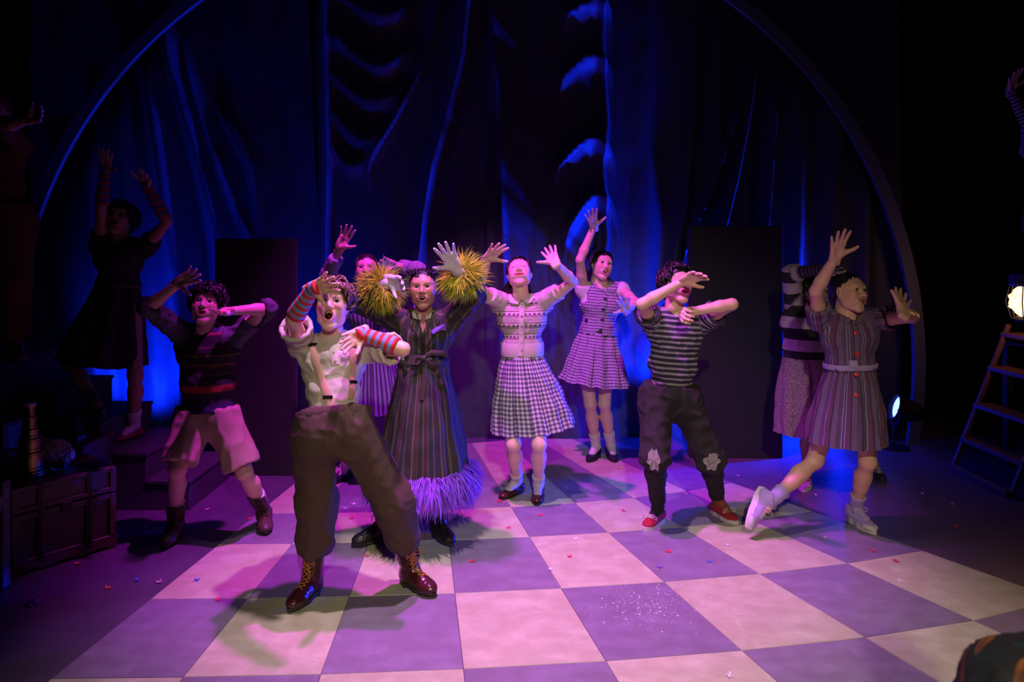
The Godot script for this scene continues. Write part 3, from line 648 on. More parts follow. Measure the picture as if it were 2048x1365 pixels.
func cardigan_dancer() -> void:
	var P := make_person("cardigan", "person in short cream patterned cardigan and full gingham skirt, face lifted, arms raised",
		{"skin": lin(0.78, 0.50, 0.41), "face": "laugh", "hands": [["open", Vector3(0.25, -0.35, 1)], ["open", Vector3(-0.25, 0.1, 1)]]})
	var J: Dictionary = P.J
	make_hair(P, {"cap": 0.006, "line": -0.012, "rough": 0.003, "locks": 160, "long": 0.12, "rad": 0.006, "curl": 0.3, "lift": 0.05, "fringe": 0.072, "start": 0.7}, mats.hair_dark)
	var tail := Shape.new()
	var r := RandomNumberGenerator.new()
	r.seed = 8
	for k in 46:
		var p: Vector3 = P.head * Vector3(r.randf_range(-0.06, 0.05), r.randf_range(-0.05, 0.03), -0.085)
		var sd := -1.0 if r.randf() < 0.7 else 0.6
		var pts: Array = [p]
		for q in 7:
			p += Vector3(sd * 0.016 * (1.0 - q * 0.10) + 0.010 * sin(q * 1.5 + k), -0.020 - 0.003 * q, -0.006 + 0.006 * cos(q + k))
			pts.append(p)
		tail.tube(pts, [0.007, 0.010, 0.011, 0.010, 0.009, 0.007, 0.005, 0.001], 5)
	part("loose_hair", tail, mats.hair_dark, P.root)
	var f := top_field(P, 0.014, 0.105, 0.0, 0.0095)
	neck_hole(P, f, 0.055, 0.0)
	var sh := f.build()
	wrap_cloth(sh, [[J.pelvis, J.neck, 0.13]])
	crumple(sh, 0.005, Vector3(9, 12, 9), true, 3)
	var card := part("cardigan", sh, mats.fairisle, P.root)
	for k in ["A", "B"]:
		var g := Field.new(0.0095)
		var a: Vector3 = J["sh" + k]
		var b: Vector3 = J["el" + k]
		g.cap(between(a, J.neck, 0.25), between(a, b, 0.62), 0.061, 0.053, 0.03)
		g.chop(between(a, b, 0.52), b - a, 0.12)
		var gs := g.build()
		crumple(gs, 0.006, Vector3(12, 12, 12), true, 7)
		part("sleeve", gs, mats.knit_white, card)
	var rib := Shape.new()
	rib.add(girdle(f, J.pelvis + P.up * 0.145, P.up, 0.085, 0.006))
	part("waistband", rib, mats.knit_white, card)
	part("button_band", strip_on(P, f, [V(1044, 606), V(1043, 660), V(1042, 712)], 0.034, 0.009), mats.knit_white, card)
	for v in [616, 634, 653, 670, 686, 702]:
		button_on(P, f, 1043.5, v, 0.008, paint(0.30, 0.20, 0.20, 0.25), card)
	part("collar", leaf(P, f, [V(1020, 592), V(1032, 590), V(1042, 602), V(1036, 610), V(1022, 607), V(1016, 600)], 0.014), mats.white_cotton, P.root)
	part("collar", leaf(P, f, [V(1063, 590), V(1052, 592), V(1046, 603), V(1053, 609), V(1064, 604), V(1068, 597)], 0.014), mats.white_cotton, P.root)
	var c0: Vector3 = J.pelvis + P.up * 0.115
	var sk := skirt(P, c0, spot(1065, 857, 4.54) - P.base, Vector2(0.122, 0.098), Vector2(0.262, 0.215), 13, 0.022, 0.010, 0.020, 5)
	part("skirt", sk, mats.gingham, P.root)
	for k in ["A", "B"]:
		put_sock(P, k, 0.09, mats.white_cotton)
		put_shoe(P, k, "court", "shoe", paint(0.070, 0.016, 0.014, 0.18), mats.rubber, null)

func purple_dancer() -> void:
	var P := make_person("purple", "person in violet striped belted dress with red buttons and lilac canvas shoes",
		{"skin": lin(0.66, 0.38, 0.28), "face": "smile", "hands": [["open", OUT], ["open", OUT]]})
	var J: Dictionary = P.J
	make_hair(P, {"cap": 0.004, "line": 0.002, "rough": 0.0025, "straight": true}, mats.hair_black)
	var bun := Field.new(0.006)
	bun.ball(J.head + Vector3(-0.066, 0.118, -0.06), Vector3.ONE * 0.042, 0.01)
	var bs := bun.build()
	crumple(bs, 0.006, Vector3(40, 60, 40), true, 2)
	part("bun", bs, mats.hair_black, P.root)
	var ring := Shape.new()
	var pts: Array = []
	var rr: Array = []
	for q in 31:
		var a := TAU * q / 30.0
		pts.append(J.head + Vector3(-0.054, 0.104, -0.045) + Vector3(0.040 * cos(a), 0.030 * cos(a) * 0.4 + 0.034 * sin(a) * 0.6 + 0.003 * sin(a * 7.0), 0.034 * sin(a)))
		rr.append(0.016 + 0.004 * sin(a * 9.0))
	ring.tube(pts, rr, 10)
	part("scrunchie", ring, paint(0.62, 0.55, 0.52, 0.9), P.root)
	var f := top_field(P, 0.013, 0.13, 0.52, 0.0095, 0.0, 0.012)
	neck_hole(P, f, 0.055, 0.0)
	f.cap(J.neck + P.fwd * 0.11 + P.side * 0.015, J.neck + P.fwd * 0.14 - P.up * 0.07 + P.side * 0.02, 0.034, 0.008, 0.004, true)
	for k in ["A", "B"]:
		f.cap(between(J["sh" + k], J["el" + k], 0.40), between(J["sh" + k], J["el" + k], 0.9), 0.046, 0.050, 0.004, true)
	var sh := f.build()
	wrap_cloth(sh, torso_bones(P))
	crumple(sh, 0.011, Vector3(8, 7, 8), true, 23)
	var dress := part("dress", sh, mats.plaid, P.root)
	part("collar", leaf(P, f, [V(1664, 616), V(1676, 610), V(1688, 626), V(1704, 646), V(1693, 650), V(1672, 636)], 0.012), mats.plaid, dress)
	part("collar", leaf(P, f, [V(1722, 622), V(1714, 620), V(1712, 636), V(1708, 650), V(1720, 646), V(1730, 632)], 0.012), mats.plaid, dress)
	var hemc: Vector3 = spot(1692, 884, 3.96) - P.base
	var sk := skirt(P, J.pelvis + P.up * 0.145, hemc, Vector2(0.120, 0.098), Vector2(0.208, 0.180), 10, 0.018, 0.014, -0.012, 15)
	part("skirt", sk, mats.plaid, dress)
	var lilac := paint(0.36, 0.26, 0.52, 0.6)
	var belt := part("belt", girdle(f, J.pelvis + P.up * 0.150, P.up, 0.030, 0.006), lilac, P.root, "lilac belt")
	var bk := Shape.new()
	var q0 := aim(P, f, 1706, 729)
	bk.box(Transform3D(Basis(Quaternion(Vector3.BACK, f.normal(q0))), q0 + f.normal(q0) * 0.008), Vector3(0.044, 0.042, 0.008), 0.003)
	part("buckle", bk, lilac, belt)
	var redb := paint(0.55, 0.025, 0.05, 0.35)
	for w in [V(1712, 667), V(1713, 708)]:
		button_on(P, f, w.x, w.y, 0.0125, redb, dress)
	var hemf := Field.new()
	hemf.cap(J.pelvis + P.up * 0.14, hemc, 0.125, 0.205, 0.01)
	for w in [V(1713, 750), V(1712, 791)]:
		button_on(P, hemf, w.x, w.y, 0.0125, redb, dress)
	var lav := paint(0.42, 0.30, 0.62, 0.9)
	for k in ["A", "B"]:
		put_sock(P, k, 0.115, mats.denim_sock, k == "B")
	put_shoe(P, "B", "hightop", "canvas_shoe", lav, mats.rubber_white, mats.lace_white)
	# the other foot stands on its toes
	var z: Vector3 = (J.toeA - J.anA).normalized()
	var y: Vector3 = (J.knA - J.anA).normalized()
	y = Vector3(0.80, 0.20, 0.45)
	y = (y - z * y.dot(z)).normalized()
	put_shoe(P, "A", "hightop", "canvas_shoe", lav, mats.rubber_white, mats.lace_white, Basis(y.cross(z), y, z))

func tee_dancer() -> void:
	var P := make_person("stripetee", "person in dark tee with grey stripes, torn black trousers and red canvas shoes",
		{"skin": lin(0.68, 0.42, 0.32), "face": "sing", "hands": [["loose", Vector3(0.1, -0.25, 1)], ["fist", Vector3(-0.2, -0.2, 1)]]})
	var J: Dictionary = P.J
	make_hair(P, {"cap": 0.012, "locks": 380, "long": 0.085, "rad": 0.007, "curl": 0.35, "waves": 3.0, "lift": 0.12, "fringe": 0.085, "start": 0.5, "rough": 0.004, "wild": 0.6, "line": 0.006}, mats.hair_black)
	var f := top_field(P, 0.017, 0.0, 0.50, 0.0095, 0.016, 0.014)
	neck_hole(P, f, 0.060, 0.0)
	for k in ["A", "B"]:
		f.cap(between(J["sh" + k], J["el" + k], 0.36), between(J["sh" + k], J["el" + k], 0.9), 0.050, 0.054, 0.004, true)
	var sh := f.build()
	wrap_cloth(sh, torso_bones(P))
	crumple(sh, 0.013, Vector3(7, 7, 7), true, 41)
	var tee := part("tee_shirt", sh, mats.tee, P.root)
	var plain := paint(0.016, 0.013, 0.020, 0.9)
	for k in ["A", "B"]:
		var c := Shape.new()
		var a: Vector3 = J["sh" + k]
		var d: Vector3 = (J["el" + k] - a)
		c.tube([a + d * 0.40, a + d * 0.505], [0.069, 0.0725], 20, Vector3.ZERO, 1.0, [], false)
		part("cuff", c, plain, tee)
	var dark := paint(0.015, 0.012, 0.012, 0.9)
	var t := legwear(P, 0.110, 0.096, 0.080, 0.076, 1.06, 0.05, 0.0105)
	var ts := t.build()
	crumple(ts, 0.014, Vector3(7, 6, 7), true, 44)
	var tr := part("trousers", ts, dark, P.root)
	var low := Field.new(0.009)
	for k in ["A", "B"]:
		low.cap(J["kn" + k], between(J["kn" + k], J["an" + k], 0.92), 0.060, 0.045, 0.02)
		low.chop(between(J["kn" + k], J["an" + k], 0.86), J["an" + k] - J["kn" + k], 0.1)
		low.ball(between(J["kn" + k], J["an" + k], 0.3) - P.fwd * 0.012, Vector3.ONE * 0.058, 0.03)
	var ls := low.build()
	crumple(ls, 0.005, Vector3(16, 12, 16), true, 48)
	part("leggings", ls, paint(0.010, 0.009, 0.011, 0.9), P.root)
	var patch := cloth(noise_tex(77, 0.09, 0.15, 0.42, Color(0.9, 0.82, 0.78)), Vector3(12, 12, 12), 1.0)
	patch.uv1_triplanar = true
	for set in [[V(1302, 903), V(1310, 899), V(1317, 910), V(1319, 925), V(1314, 938), V(1304, 938), V(1297, 928), V(1296, 914)], [V(1408, 920), V(1416, 912), V(1423, 906), V(1433, 912), V(1437, 924), V(1430, 938), V(1418, 940), V(1411, 930)]]:
		var rag: Array = []
		for q in set.size():
			var mid: Vector2 = (set[0] + set[set.size() / 2]) * 0.5
			for e in 3:
				var w: Vector2 = set[q].lerp(set[(q + 1) % set.size()], e / 3.0)
				rag.append(w + (w - mid) * 0.16 * sin(q * 5.1 + e * 2.3))
		part("knee_patch", leaf(P, t, rag, 0.012), patch, tr, "ragged pale knee patch")
	for k in ["A", "B"]:
		put_shoe(P, k, "sneaker", "canvas_shoe", paint(0.34, 0.012, 0.028, 0.85), mats.rubber_white, mats.lace_white)
		put_sock(P, k, 0.08, paint(0.25, 0.06, 0.03, 0.9) if k == "B" else paint(0.012, 0.01, 0.012, 0.9))

func check_dancer() -> void:
	var P := make_person("check", "person in sleeveless checked dress over a white blouse, one arm straight up, dark strap shoes",
		{"skin": lin(0.72, 0.45, 0.37), "face": "sing", "hands": [["open", OUT], ["open", OUT]]})
	var J: Dictionary = P.J
	make_hair(P, {"cap": 0.006, "line": 0.0, "rough": 0.002, "straight": true, "locks": 200, "long": 0.13, "rad": 0.005, "curl": 0.15, "lift": 0.05, "fringe": 0.07, "start": 0.66}, mats.hair_dark)
	var i := top_field(P, 0.010, 0.16, 0.22, 0.011)
	neck_hole(P, i, 0.052, -0.01)
	part("blouse", i.build(), mats.white_cotton, P.root)
	var f := top_field(P, 0.018, 0.13, 0.0, 0.010)
	neck_hole(P, f, 0.062, 0.0)
	f.cap(J.neck + P.fwd * 0.12, J.neck + P.fwd * 0.14 - P.up * 0.05, 0.042, 0.012, 0.004, true)
	for k in ["A", "B"]:
		var o: Vector3 = J["sh" + k]
		f.chop(between(o, J.neck, 0.1), (o - J.neck), 0.11)
	var sh := f.build()
	wrap_cloth(sh, [[J.pelvis, J.neck, 0.13]])
	crumple(sh, 0.006, Vector3(9, 9, 9), true, 52)
	var dress := part("dress", sh, mats.grid, P.root)
	var sk := skirt(P, J.pelvis + P.up * 0.15, spot(1188, 765, 5.35) - P.base, Vector2(0.124, 0.102), Vector2(0.255, 0.215), 12, 0.028, 0.0, -0.012, 18)
	part("skirt", sk, mats.grid, dress)
	part("collar", leaf(P, i, [V(1180, 556), V(1190, 554), V(1200, 570), V(1208, 578), V(1200, 582), V(1188, 574)], 0.020), mats.white_cotton, P.root)
	part("collar", leaf(P, i, [V(1226, 560), V(1220, 560), V(1214, 572), V(1210, 578), V(1222, 584), V(1232, 578)], 0.020), mats.white_cotton, P.root)
	part("button_band", strip_on(P, f, [V(1210, 590), V(1204, 620), V(1198, 664)], 0.045, 0.006), mats.grid, dress)
	for w in [V(1209.5, 599), V(1206, 619), V(1203.5, 640), V(1200, 661), V(1173.5, 642)]:
		button_on(P, f, w.x, w.y, 0.0125, paint(0.012, 0.01, 0.02, 0.3), dress)
	for k in ["A", "B"]:
		put_sock(P, k, 0.125, mats.white_cotton)
		put_shoe(P, k, "court", "shoe", paint(0.012, 0.012, 0.026, 0.18), mats.rubber, null)

func pinafore_dancer() -> void:
	var P := make_person("pinafore", "person in violet striped pinafore and grey long sleeves, hand waving behind the braces wearer",
		{"skin": lin(0.60, 0.36, 0.29), "face": "sing", "cell": 0.013, "hands": [["open", OUT], ["loose", OUT]]})
	var J: Dictionary = P.J
	make_hair(P, {"cap": 0.006, "line": -0.016, "rough": 0.002, "straight": true, "locks": 60, "long": 0.12, "rad": 0.005, "curl": 0.1, "lift": 0.03, "fringe": 0.08, "start": 0.75}, mats.hair_dark)
	var grey := paint(0.24, 0.20, 0.27, 0.95)
	var f := top_field(P, 0.013, 0.12, 1.68, 0.012, 0.0, 0.004)
	neck_hole(P, f, 0.055, 0.0)
	var sh := f.build()
	crumple(sh, 0.008, Vector3(12, 12, 12), true, 61)
	part("jumper", sh, grey, P.root)
	var g := top_field(P, 0.024, 0.12, 0.0, 0.012)
	neck_hole(P, g, 0.075, 0.03)
	for k in ["A", "B"]:
		var o: Vector3 = J["sh" + k]
		g.chop(o, (o - J.neck), 0.11)
	var gs := g.build()
	wrap_cloth(gs, [[J.pelvis, J.neck, 0.13]])
	var d := part("pinafore", gs, mats.pin, P.root)
	var sk := skirt(P, J.pelvis + P.up * 0.13, spot(756, 822, 4.8) - P.base, Vector2(0.135, 0.11), Vector2(0.20, 0.17), 11, 0.016, 0.0, 0.0, 22)
	part("skirt", sk, mats.pin, d)
	for k in ["A", "B"]:
		put_sock(P, k, 0.10, mats.white_cotton)
		put_shoe(P, k, "court", "shoe", mats.boot_black, mats.rubber, null)

func sweater_dancer() -> void:
	var P := make_person("sweater", "person in broad striped jumper and speckled skirt, mostly hidden behind the violet dress",
		{"skin": lin(0.45, 0.26, 0.19), "face": "sing", "cell": 0.013, "hands": [["loose", OUT], ["loose", OUT]]})
	var J: Dictionary = P.J
	make_hair(P, {"cap": 0.010, "rough": 0.004, "locks": 120, "long": 0.10, "rad": 0.007, "curl": 0.4, "lift": 0.10, "fringe": 0.05, "start": 0.55}, mats.hair_black)
	var f := top_field(P, 0.018, 0.06, 1.30, 0.011, 0.01, 0.008)
	neck_hole(P, f, 0.055, 0.0)
	var sh := f.build()
	wrap_cloth(sh, torso_bones(P))
	crumple(sh, 0.008, Vector3(10, 10, 10), true, 71)
	part("jumper", sh, mats.broad, P.root)
	var sk := skirt(P, J.pelvis + P.up * 0.10, spot(1612, 866, 4.75) - P.base, Vector2(0.14, 0.115), Vector2(0.205, 0.18), 9, 0.016, 0.01, 0.0, 27)
	part("skirt", sk, mats.floral, P.root)
	arm_warmer(P, "A", 0.30, 1.2, 17, lin(0.10, 0.04, 0.11), lin(0.014, 0.012, 0.016), mats.yarn)
	for k in ["A", "B"]:
		put_sock(P, k, 0.06, paint(0.30, 0.20, 0.20, 0.9))
		put_shoe(P, k, "sneaker", "canvas_shoe", paint(0.50, 0.32, 0.45, 0.8) if k == "A" else mats.boot_black, mats.rubber_white if k == "A" else mats.rubber, mats.lace_white if k == "A" else mats.lace_black)

func stairs_dancer() -> void:
	var P := make_person("stairs", "person in dark dress standing on the black stairs, both arms up, red shoes",
		{"skin": lin(0.42, 0.23, 0.17), "face": "sing", "ground": 0.357, "hands": [["open", OUT], ["open", OUT]]})
	var J: Dictionary = P.J
	make_hair(P, {"cap": 0.014, "locks": 220, "long": 0.12, "rad": 0.009, "curl": 0.9, "waves": 8.0, "lift": 0.14, "fringe": 0.06, "start": 0.6, "rough": 0.006}, mats.hair_black)
	var dark := paint(0.022, 0.017, 0.020, 0.9)
	var f := top_field(P, 0.014, 0.12, 0.35, 0.011, 0.0, 0.01)
	neck_hole(P, f, 0.055, 0.0)
	f.cap(J.neck + P.fwd * 0.12, J.neck + P.fwd * 0.15 - P.up * 0.06, 0.035, 0.01, 0.004, true)
	var sh := f.build()
	crumple(sh, 0.007, Vector3(9, 9, 9), true, 81)
	var d := part("dress", sh, dark, P.root)
	var sk := skirt(P, J.pelvis + P.up * 0.13, spot(204, 724, 4.62) - P.base, Vector2(0.13, 0.11), Vector2(0.275, 0.21), 9, 0.022, 0.0, -0.02, 33)
	part("skirt", sk, dark, d)
	part("belt", girdle(f, J.pelvis + P.up * 0.14, P.up, 0.03, 0.006), paint(0.05, 0.03, 0.035, 0.7), d)
	arm_warmer(P, "A", 0.10, 1.15, 12, lin(0.30, 0.03, 0.06), lin(0.07, 0.06, 0.22), mats.yarn)
	arm_warmer(P, "B", 0.10, 1.15, 12, lin(0.30, 0.03, 0.06), lin(0.07, 0.06, 0.22), mats.yarn)
	var red := paint(0.22, 0.012, 0.022, 0.3)
	put_sock(P, "A", 0.10, paint(0.10, 0.06, 0.06, 0.9))
	put_shoe(P, "A", "court", "shoe", mats.boot_black, mats.rubber, null)
	put_sock(P, "B", 0.125, mats.white_cotton)
	put_shoe(P, "B", "court", "shoe", red, mats.rubber, null)

func side_people() -> void:
	# one stands high on the right, only a raised arm comes into the frame
	var P := make_person("ladderman", "person in black and white striped top raising a hand above the wooden ladder",
		{"skin": lin(0.55, 0.32, 0.22), "face": "sing", "cell": 0.013, "ground": 0.935, "hands": [["open", OUT], ["loose", OUT]]})
	make_hair(P, {"cap": 0.010}, mats.hair_dark)
	var f := top_field(P, 0.015, 0.0, 1.1, 0.012, 0.01)
	neck_hole(P, f, 0.055, 0.0)
	var sh := f.build()
	wrap_cloth(sh, torso_bones(P))
	part("striped_top", sh, mats.tee, P.root)
	arm_warmer(P, "A", -0.05, 1.1, 27, lin(0.30, 0.27, 0.30), lin(0.014, 0.012, 0.016), mats.yarn)
	arm_warmer(P, "B", -0.05, 1.1, 27, lin(0.30, 0.27, 0.30), lin(0.014, 0.012, 0.016), mats.yarn)
	var t := legwear(P, 0.115, 0.10, 0.075, 0.07, 1.9, 0.06, 0.013)
	part("trousers", t.build(), paint(0.03, 0.026, 0.03, 0.9), P.root)
	for k in ["A", "B"]:
		put_shoe(P, k, "boot", "boot", mats.boot_black, mats.rubber, mats.lace_black)
	# another stands on the platform at the left edge, almost in the dark
	var Q := make_person("leftman", "person in rust brown costume on the dark platform, one arm stretched out",
		{"skin": lin(0.45, 0.20, 0.17), "face": "sing", "cell": 0.013, "ground": 0.938, "hands": [["loose", OUT], ["loose", OUT]]})
	make_hair(Q, {"cap": 0.010}, mats.hair_brown)
	var rust := paint(0.10, 0.030, 0.014, 0.95)
	var g := top_field(Q, 0.020, 0.0, 1.2, 0.012, 0.02, 0.01)
	neck_hole(Q, g, 0.055, 0.0)
	var gs := g.build()
	crumple(gs, 0.010, Vector3(12, 12, 12), true, 91)
	part("tunic", gs, rust, Q.root)
	var u := legwear(Q, 0.135, 0.12, 0.10, 0.09, 1.85, 0.06, 0.013)
	part("trousers", u.build(), rust, Q.root)
	for k in ["A", "B"]:
		put_shoe(Q, k, "boot", "boot", mats.boot_brown, mats.rubber, mats.lace_black)

# ---------------------------------------------------------------- things round the stage
func wood(seed: int, r: float, g: float, b: float, rough := 0.55) -> StandardMaterial3D:
	var n := FastNoiseLite.new()
	n.seed = seed
	n.frequency = 1.0
	n.fractal_octaves = 3
	var m := cloth(picture(128, 128, func(u, v):
		var a := n.get_noise_2d(u * 2.0, v * 26.0)
		var e := n.get_noise_2d(u * 1.2 + 9.0, v * 3.0)
		return lin(r, g, b) * (1.0 + 0.35 * a + 0.3 * e)), Vector3(2.2, 2.2, 2.2), rough)
	m.uv1_triplanar = true
	return m

func slab(o: Node, called: String, c: Vector3, size: Vector3, m: Material, bevel := 0.003, bs := Basis()) -> MeshInstance3D:
	var s := Shape.new()
	s.box(Transform3D(bs, c), size, bevel)
	return part(called, s, m, o)

func build_props() -> void:
	var maho := wood(3, 0.055, 0.020, 0.014, 0.45)
	var dark := wood(4, 0.040, 0.022, 0.018, 0.5)
	var iron := paint(0.020, 0.016, 0.016, 0.4, 0.7)
	var brass := paint(0.30, 0.19, 0.07, 0.28, 0.9)
	# the trunk: local x runs along its front, z points out of it
	var ex := Vector3(0.308, 0, -0.37).normalized()
	var ez := Vector3(0.37, 0, 0.308).normalized()
	var t := thing("trunk", "dark red brown travelling trunk with iron bands and a scalloped base", "trunk", Vector3(-2.472, 0, -3.45))
	t.basis = Basis(ex, Vector3.UP, ez)
	var L := 0.482
	slab(t, "body", Vector3(L / 2, 0.168, -0.21), Vector3(L - 0.02, 0.264, 0.40), dark)
	var lid := slab(t, "lid", Vector3(L / 2, 0.372, -0.21), Vector3(L, 0.135, 0.42), maho, 0.010)
	for y in [0.055, 0.285]:
		slab(t, "rail", Vector3(L / 2, y, -0.004), Vector3(L, 0.032, 0.022), maho)
	slab(lid, "rail", Vector3(L / 2, 0.322, 0.004), Vector3(L, 0.024, 0.016), maho)
	slab(lid, "rail", Vector3(L / 2, 0.426, 0.003), Vector3(L, 0.022, 0.014), maho)
	for x in [0.016, 0.128, 0.352, L - 0.016]:
		slab(t, "post", Vector3(x, 0.17, -0.002), Vector3(0.032, 0.25, 0.024), maho)
		slab(lid, "post", Vector3(x, 0.372, 0.006), Vector3(0.032, 0.134, 0.014), maho)
	for x in [0.128, 0.352]:
		slab(t, "band", Vector3(x, 0.24, 0.013), Vector3(0.014, 0.40, 0.006), iron, 0.001)
	slab(t, "lock_plate", Vector3(L / 2, 0.288, 0.012), Vector3(0.045, 0.055, 0.010), iron)
	var base := Shape.new()   # the scalloped skirting
	for k in 48:
		var x0 := L * k / 48.0
		var x1 := L * (k + 1) / 48.0
		var y0 := 0.004 + 0.018 * absf(sin(x0 / L * PI * 3.0)) * (0.0 if x0 < 0.05 or x0 > L - 0.05 else 1.0)
		var y1 := 0.004 + 0.018 * absf(sin(x1 / L * PI * 3.0)) * (0.0 if x1 < 0.05 or x1 > L - 0.05 else 1.0)
		base.flat(Vector3(x0, y0, 0.016), Vector3(x0, 0.05, 0.012), Vector3(x1, 0.05, 0.012), Vector3(x1, y1, 0.016))
		base.flat(Vector3(x0, 0.05, 0.012), Vector3(x0, 0.05, -0.01), Vector3(x1, 0.05, -0.01), Vector3(x1, 0.05, 0.012))
		base.flat(Vector3(x1, y1, -0.01), Vector3(x1, 0.05, -0.01), Vector3(x0, 0.05, -0.01), Vector3(x0, y0, -0.01))
	part("skirting", base, maho, t)
	slab(t, "foot", Vector3(L - 0.02, 0.025, -0.38), Vector3(0.04, 0.05, 0.04), maho)
	slab(t, "foot", Vector3(0.02, 0.025, -0.38), Vector3(0.04, 0.05, 0.04), maho)
	for x in [0.016, L - 0.016]:
		for y in [0.08, 0.17, 0.26, 0.34, 0.41]:
			var r := Shape.new()
			r.lathe([Vector2(0.006, 0.0), Vector2(0.005, 0.003), Vector2(0.0, 0.0045)], Transform3D(Basis(Vector3.RIGHT, PI / 2), Vector3(x, y, 0.011)), 10)
			part("rivet", r, brass, t)
	# a spyglass set on end
	var g := thing("spyglass", "brass spyglass of five drawn tubes standing on end on the trunk", "spyglass", Vector3(-2.525, 0.4395, -3.665))
	var tiers := [[0.075, 0.070, 0.0, 0.03], [0.066, 0.062, 0.03, 0.125], [0.053, 0.050, 0.125, 0.195], [0.042, 0.040, 0.195, 0.245], [0.034, 0.031, 0.245, 0.310], [0.026, 0.025, 0.310, 0.365]]
	for q in tiers:
		var s := Shape.new()
		s.lathe([Vector2(q[0] * 0.9, q[2]), Vector2(q[0], q[2] + 0.004), Vector2(q[0], q[2] + 0.014), Vector2(q[1], q[2] + 0.018), Vector2(q[1], q[3] - 0.014), Vector2(q[0] * 0.97, q[3] - 0.010), Vector2(q[0] * 0.97, q[3] - 0.002), Vector2(0.0, q[3])], Transform3D(), 28)
		part("tube", s, brass, g)
	var eyep := Shape.new()
	eyep.lathe([Vector2(0.028, 0.362), Vector2(0.030, 0.368), Vector2(0.028, 0.378), Vector2(0.0, 0.380)], Transform3D(), 24)
	part("eyepiece", eyep, paint(0.42, 0.36, 0.38, 0.4), g)
	# a chest behind with a mantel clock on it
	var c := thing("chest", "small dark wooden chest behind the trunk carrying a round clock", "chest", Vector3(-2.60, 0, -4.17))
	slab(c, "body", Vector3(0, 0.22, 0), Vector3(0.27, 0.44, 0.30), dark)
	slab(c, "lid", Vector3(0, 0.468, 0), Vector3(0.29, 0.056, 0.32), maho, 0.006)
	for x in [-0.125, 0.125]:
		slab(c, "post", Vector3(x, 0.22, 0.152), Vector3(0.024, 0.44, 0.012), maho)
	slab(c, "rail", Vector3(0, 0.40, 0.152), Vector3(0.23, 0.03, 0.010), maho)
	var k := thing("mantel_clock", "dark arched mantel clock standing on the small chest", "clock", Vector3(-2.64, 0.4965, -4.14))
	slab(k, "plinth", Vector3(0, 0.012, 0), Vector3(0.20, 0.024, 0.09), paint(0.10, 0.06, 0.12, 0.25))
	var arch := Shape.new()
	var pr: Array = [Vector3(-0.085, 0.024, 0)]
	for q in 17:
		var a := PI - PI * q / 16.0
		pr.append(Vector3(cos(a) * 0.085, 0.075 + sin(a) * 0.085, 0))
	pr.append(Vector3(0.085, 0.024, 0))
	for q in pr.size():
		var a: Vector3 = pr[q]
		var b: Vector3 = pr[(q + 1) % pr.size()]
		arch.flat(a + Vector3(0, 0, 0.035), a - Vector3(0, 0, 0.035), b - Vector3(0, 0, 0.035), b + Vector3(0, 0, 0.035))
		arch.flat3(Vector3(0, 0.08, 0.035), a + Vector3(0, 0, 0.035), b + Vector3(0, 0, 0.035))
		arch.flat3(Vector3(0, 0.08, -0.035), b - Vector3(0, 0, 0.035), a - Vector3(0, 0, 0.035))
	part("case", arch, paint(0.012, 0.008, 0.008, 0.15), k)
	var face := Shape.new()
	face.lathe([Vector2(0.056, 0.0), Vector2(0.052, 0.005), Vector2(0.046, 0.002), Vector2(0, 0.002)], Transform3D(Basis(Vector3.RIGHT, PI / 2), Vector3(0, 0.085, 0.035)), 24)
	part("dial", face, paint(0.05, 0.03, 0.03, 0.2), k)
	# soft things
	var bag := Field.new(0.009)
	bag.cap(Vector3(-0.05, 0.05, 0), Vector3(0.03, 0.07, 0), 0.058, 0.066, 0.03)
	bag.cap(Vector3(0.03, 0.06, 0), Vector3(0.085, 0.045, 0.0), 0.058, 0.042, 0.03)
	bag.cap(Vector3(-0.04, 0.09, 0), Vector3(-0.06, 0.13, -0.01), 0.04, 0.026, 0.03)
	bag.chop(Vector3(0, 0.004, 0), Vector3.DOWN, 0.3)
	var bsh := bag.build()
	crumple(bsh, 0.010, Vector3(14, 14, 14), true, 5)
	var bo := part("cloth_bag", bsh, paint(0.42, 0.24, 0.24, 0.9), self)
	bo.position = Vector3(-2.535, 0.445, -3.84)
	tag(bo, "soft pale pink cloth bag slumped on the trunk behind the spyglass", "bag")
	var rag := Field.new(0.010)
	rag.cap(Vector3(-0.10, 0.03, 0), Vector3(0.05, 0.04, 0.02), 0.045, 0.05, 0.03)
	rag.cap(Vector3(-0.02, 0.06, -0.02), Vector3(0.04, 0.05, 0.03), 0.04, 0.04, 0.03)
	rag.chop(Vector3(0, 0.004, 0), Vector3.DOWN, 0.3)
	var rsh := rag.build()
	crumple(rsh, 0.016, Vector3(13, 13, 13), true, 15)
	var ro := part("bundled_cloth", rsh, paint(0.36, 0.22, 0.24, 0.95), self)
	ro.position = Vector3(-2.70, 0.448, -3.72)
	tag(ro, "crumpled pale cloth bundled on the left end of the trunk", "cloth")
	# a string of glass beads
	var bd := thing("bead_string", "tangled string of shiny glass beads lying beside the spyglass", "beads", Vector3(-2.400, 0.4395, -3.745))
	var rn := RandomNumberGenerator.new()
	rn.seed = 4
	var last := Vector3(-0.03, 0.006, 0.02)
	var string: Array = []
	for q in 44:
		last += Vector3(rn.randfn() * 0.012, rn.randfn() * 0.012 + (0.008 if q > 16 and q < 28 else -0.002), rn.randfn() * 0.010)
		last = last.clamp(Vector3(-0.055, 0.006, -0.03), Vector3(0.05, 0.13, 0.03))
		string.append(last)
	var cord := Shape.new()
	cord.tube(string, [0.0012], 5)
	part("cord", cord, iron, bd)
	var bead := SphereMesh.new()
	bead.radius = 0.0065
	bead.height = 0.013
	bead.radial_segments = 10
	bead.rings = 6
	bead.material = paint(0.22, 0.26, 0.40, 0.06, 0.6)
	for p in string:
		again("bead", bead, bd, Transform3D(Basis(), p))
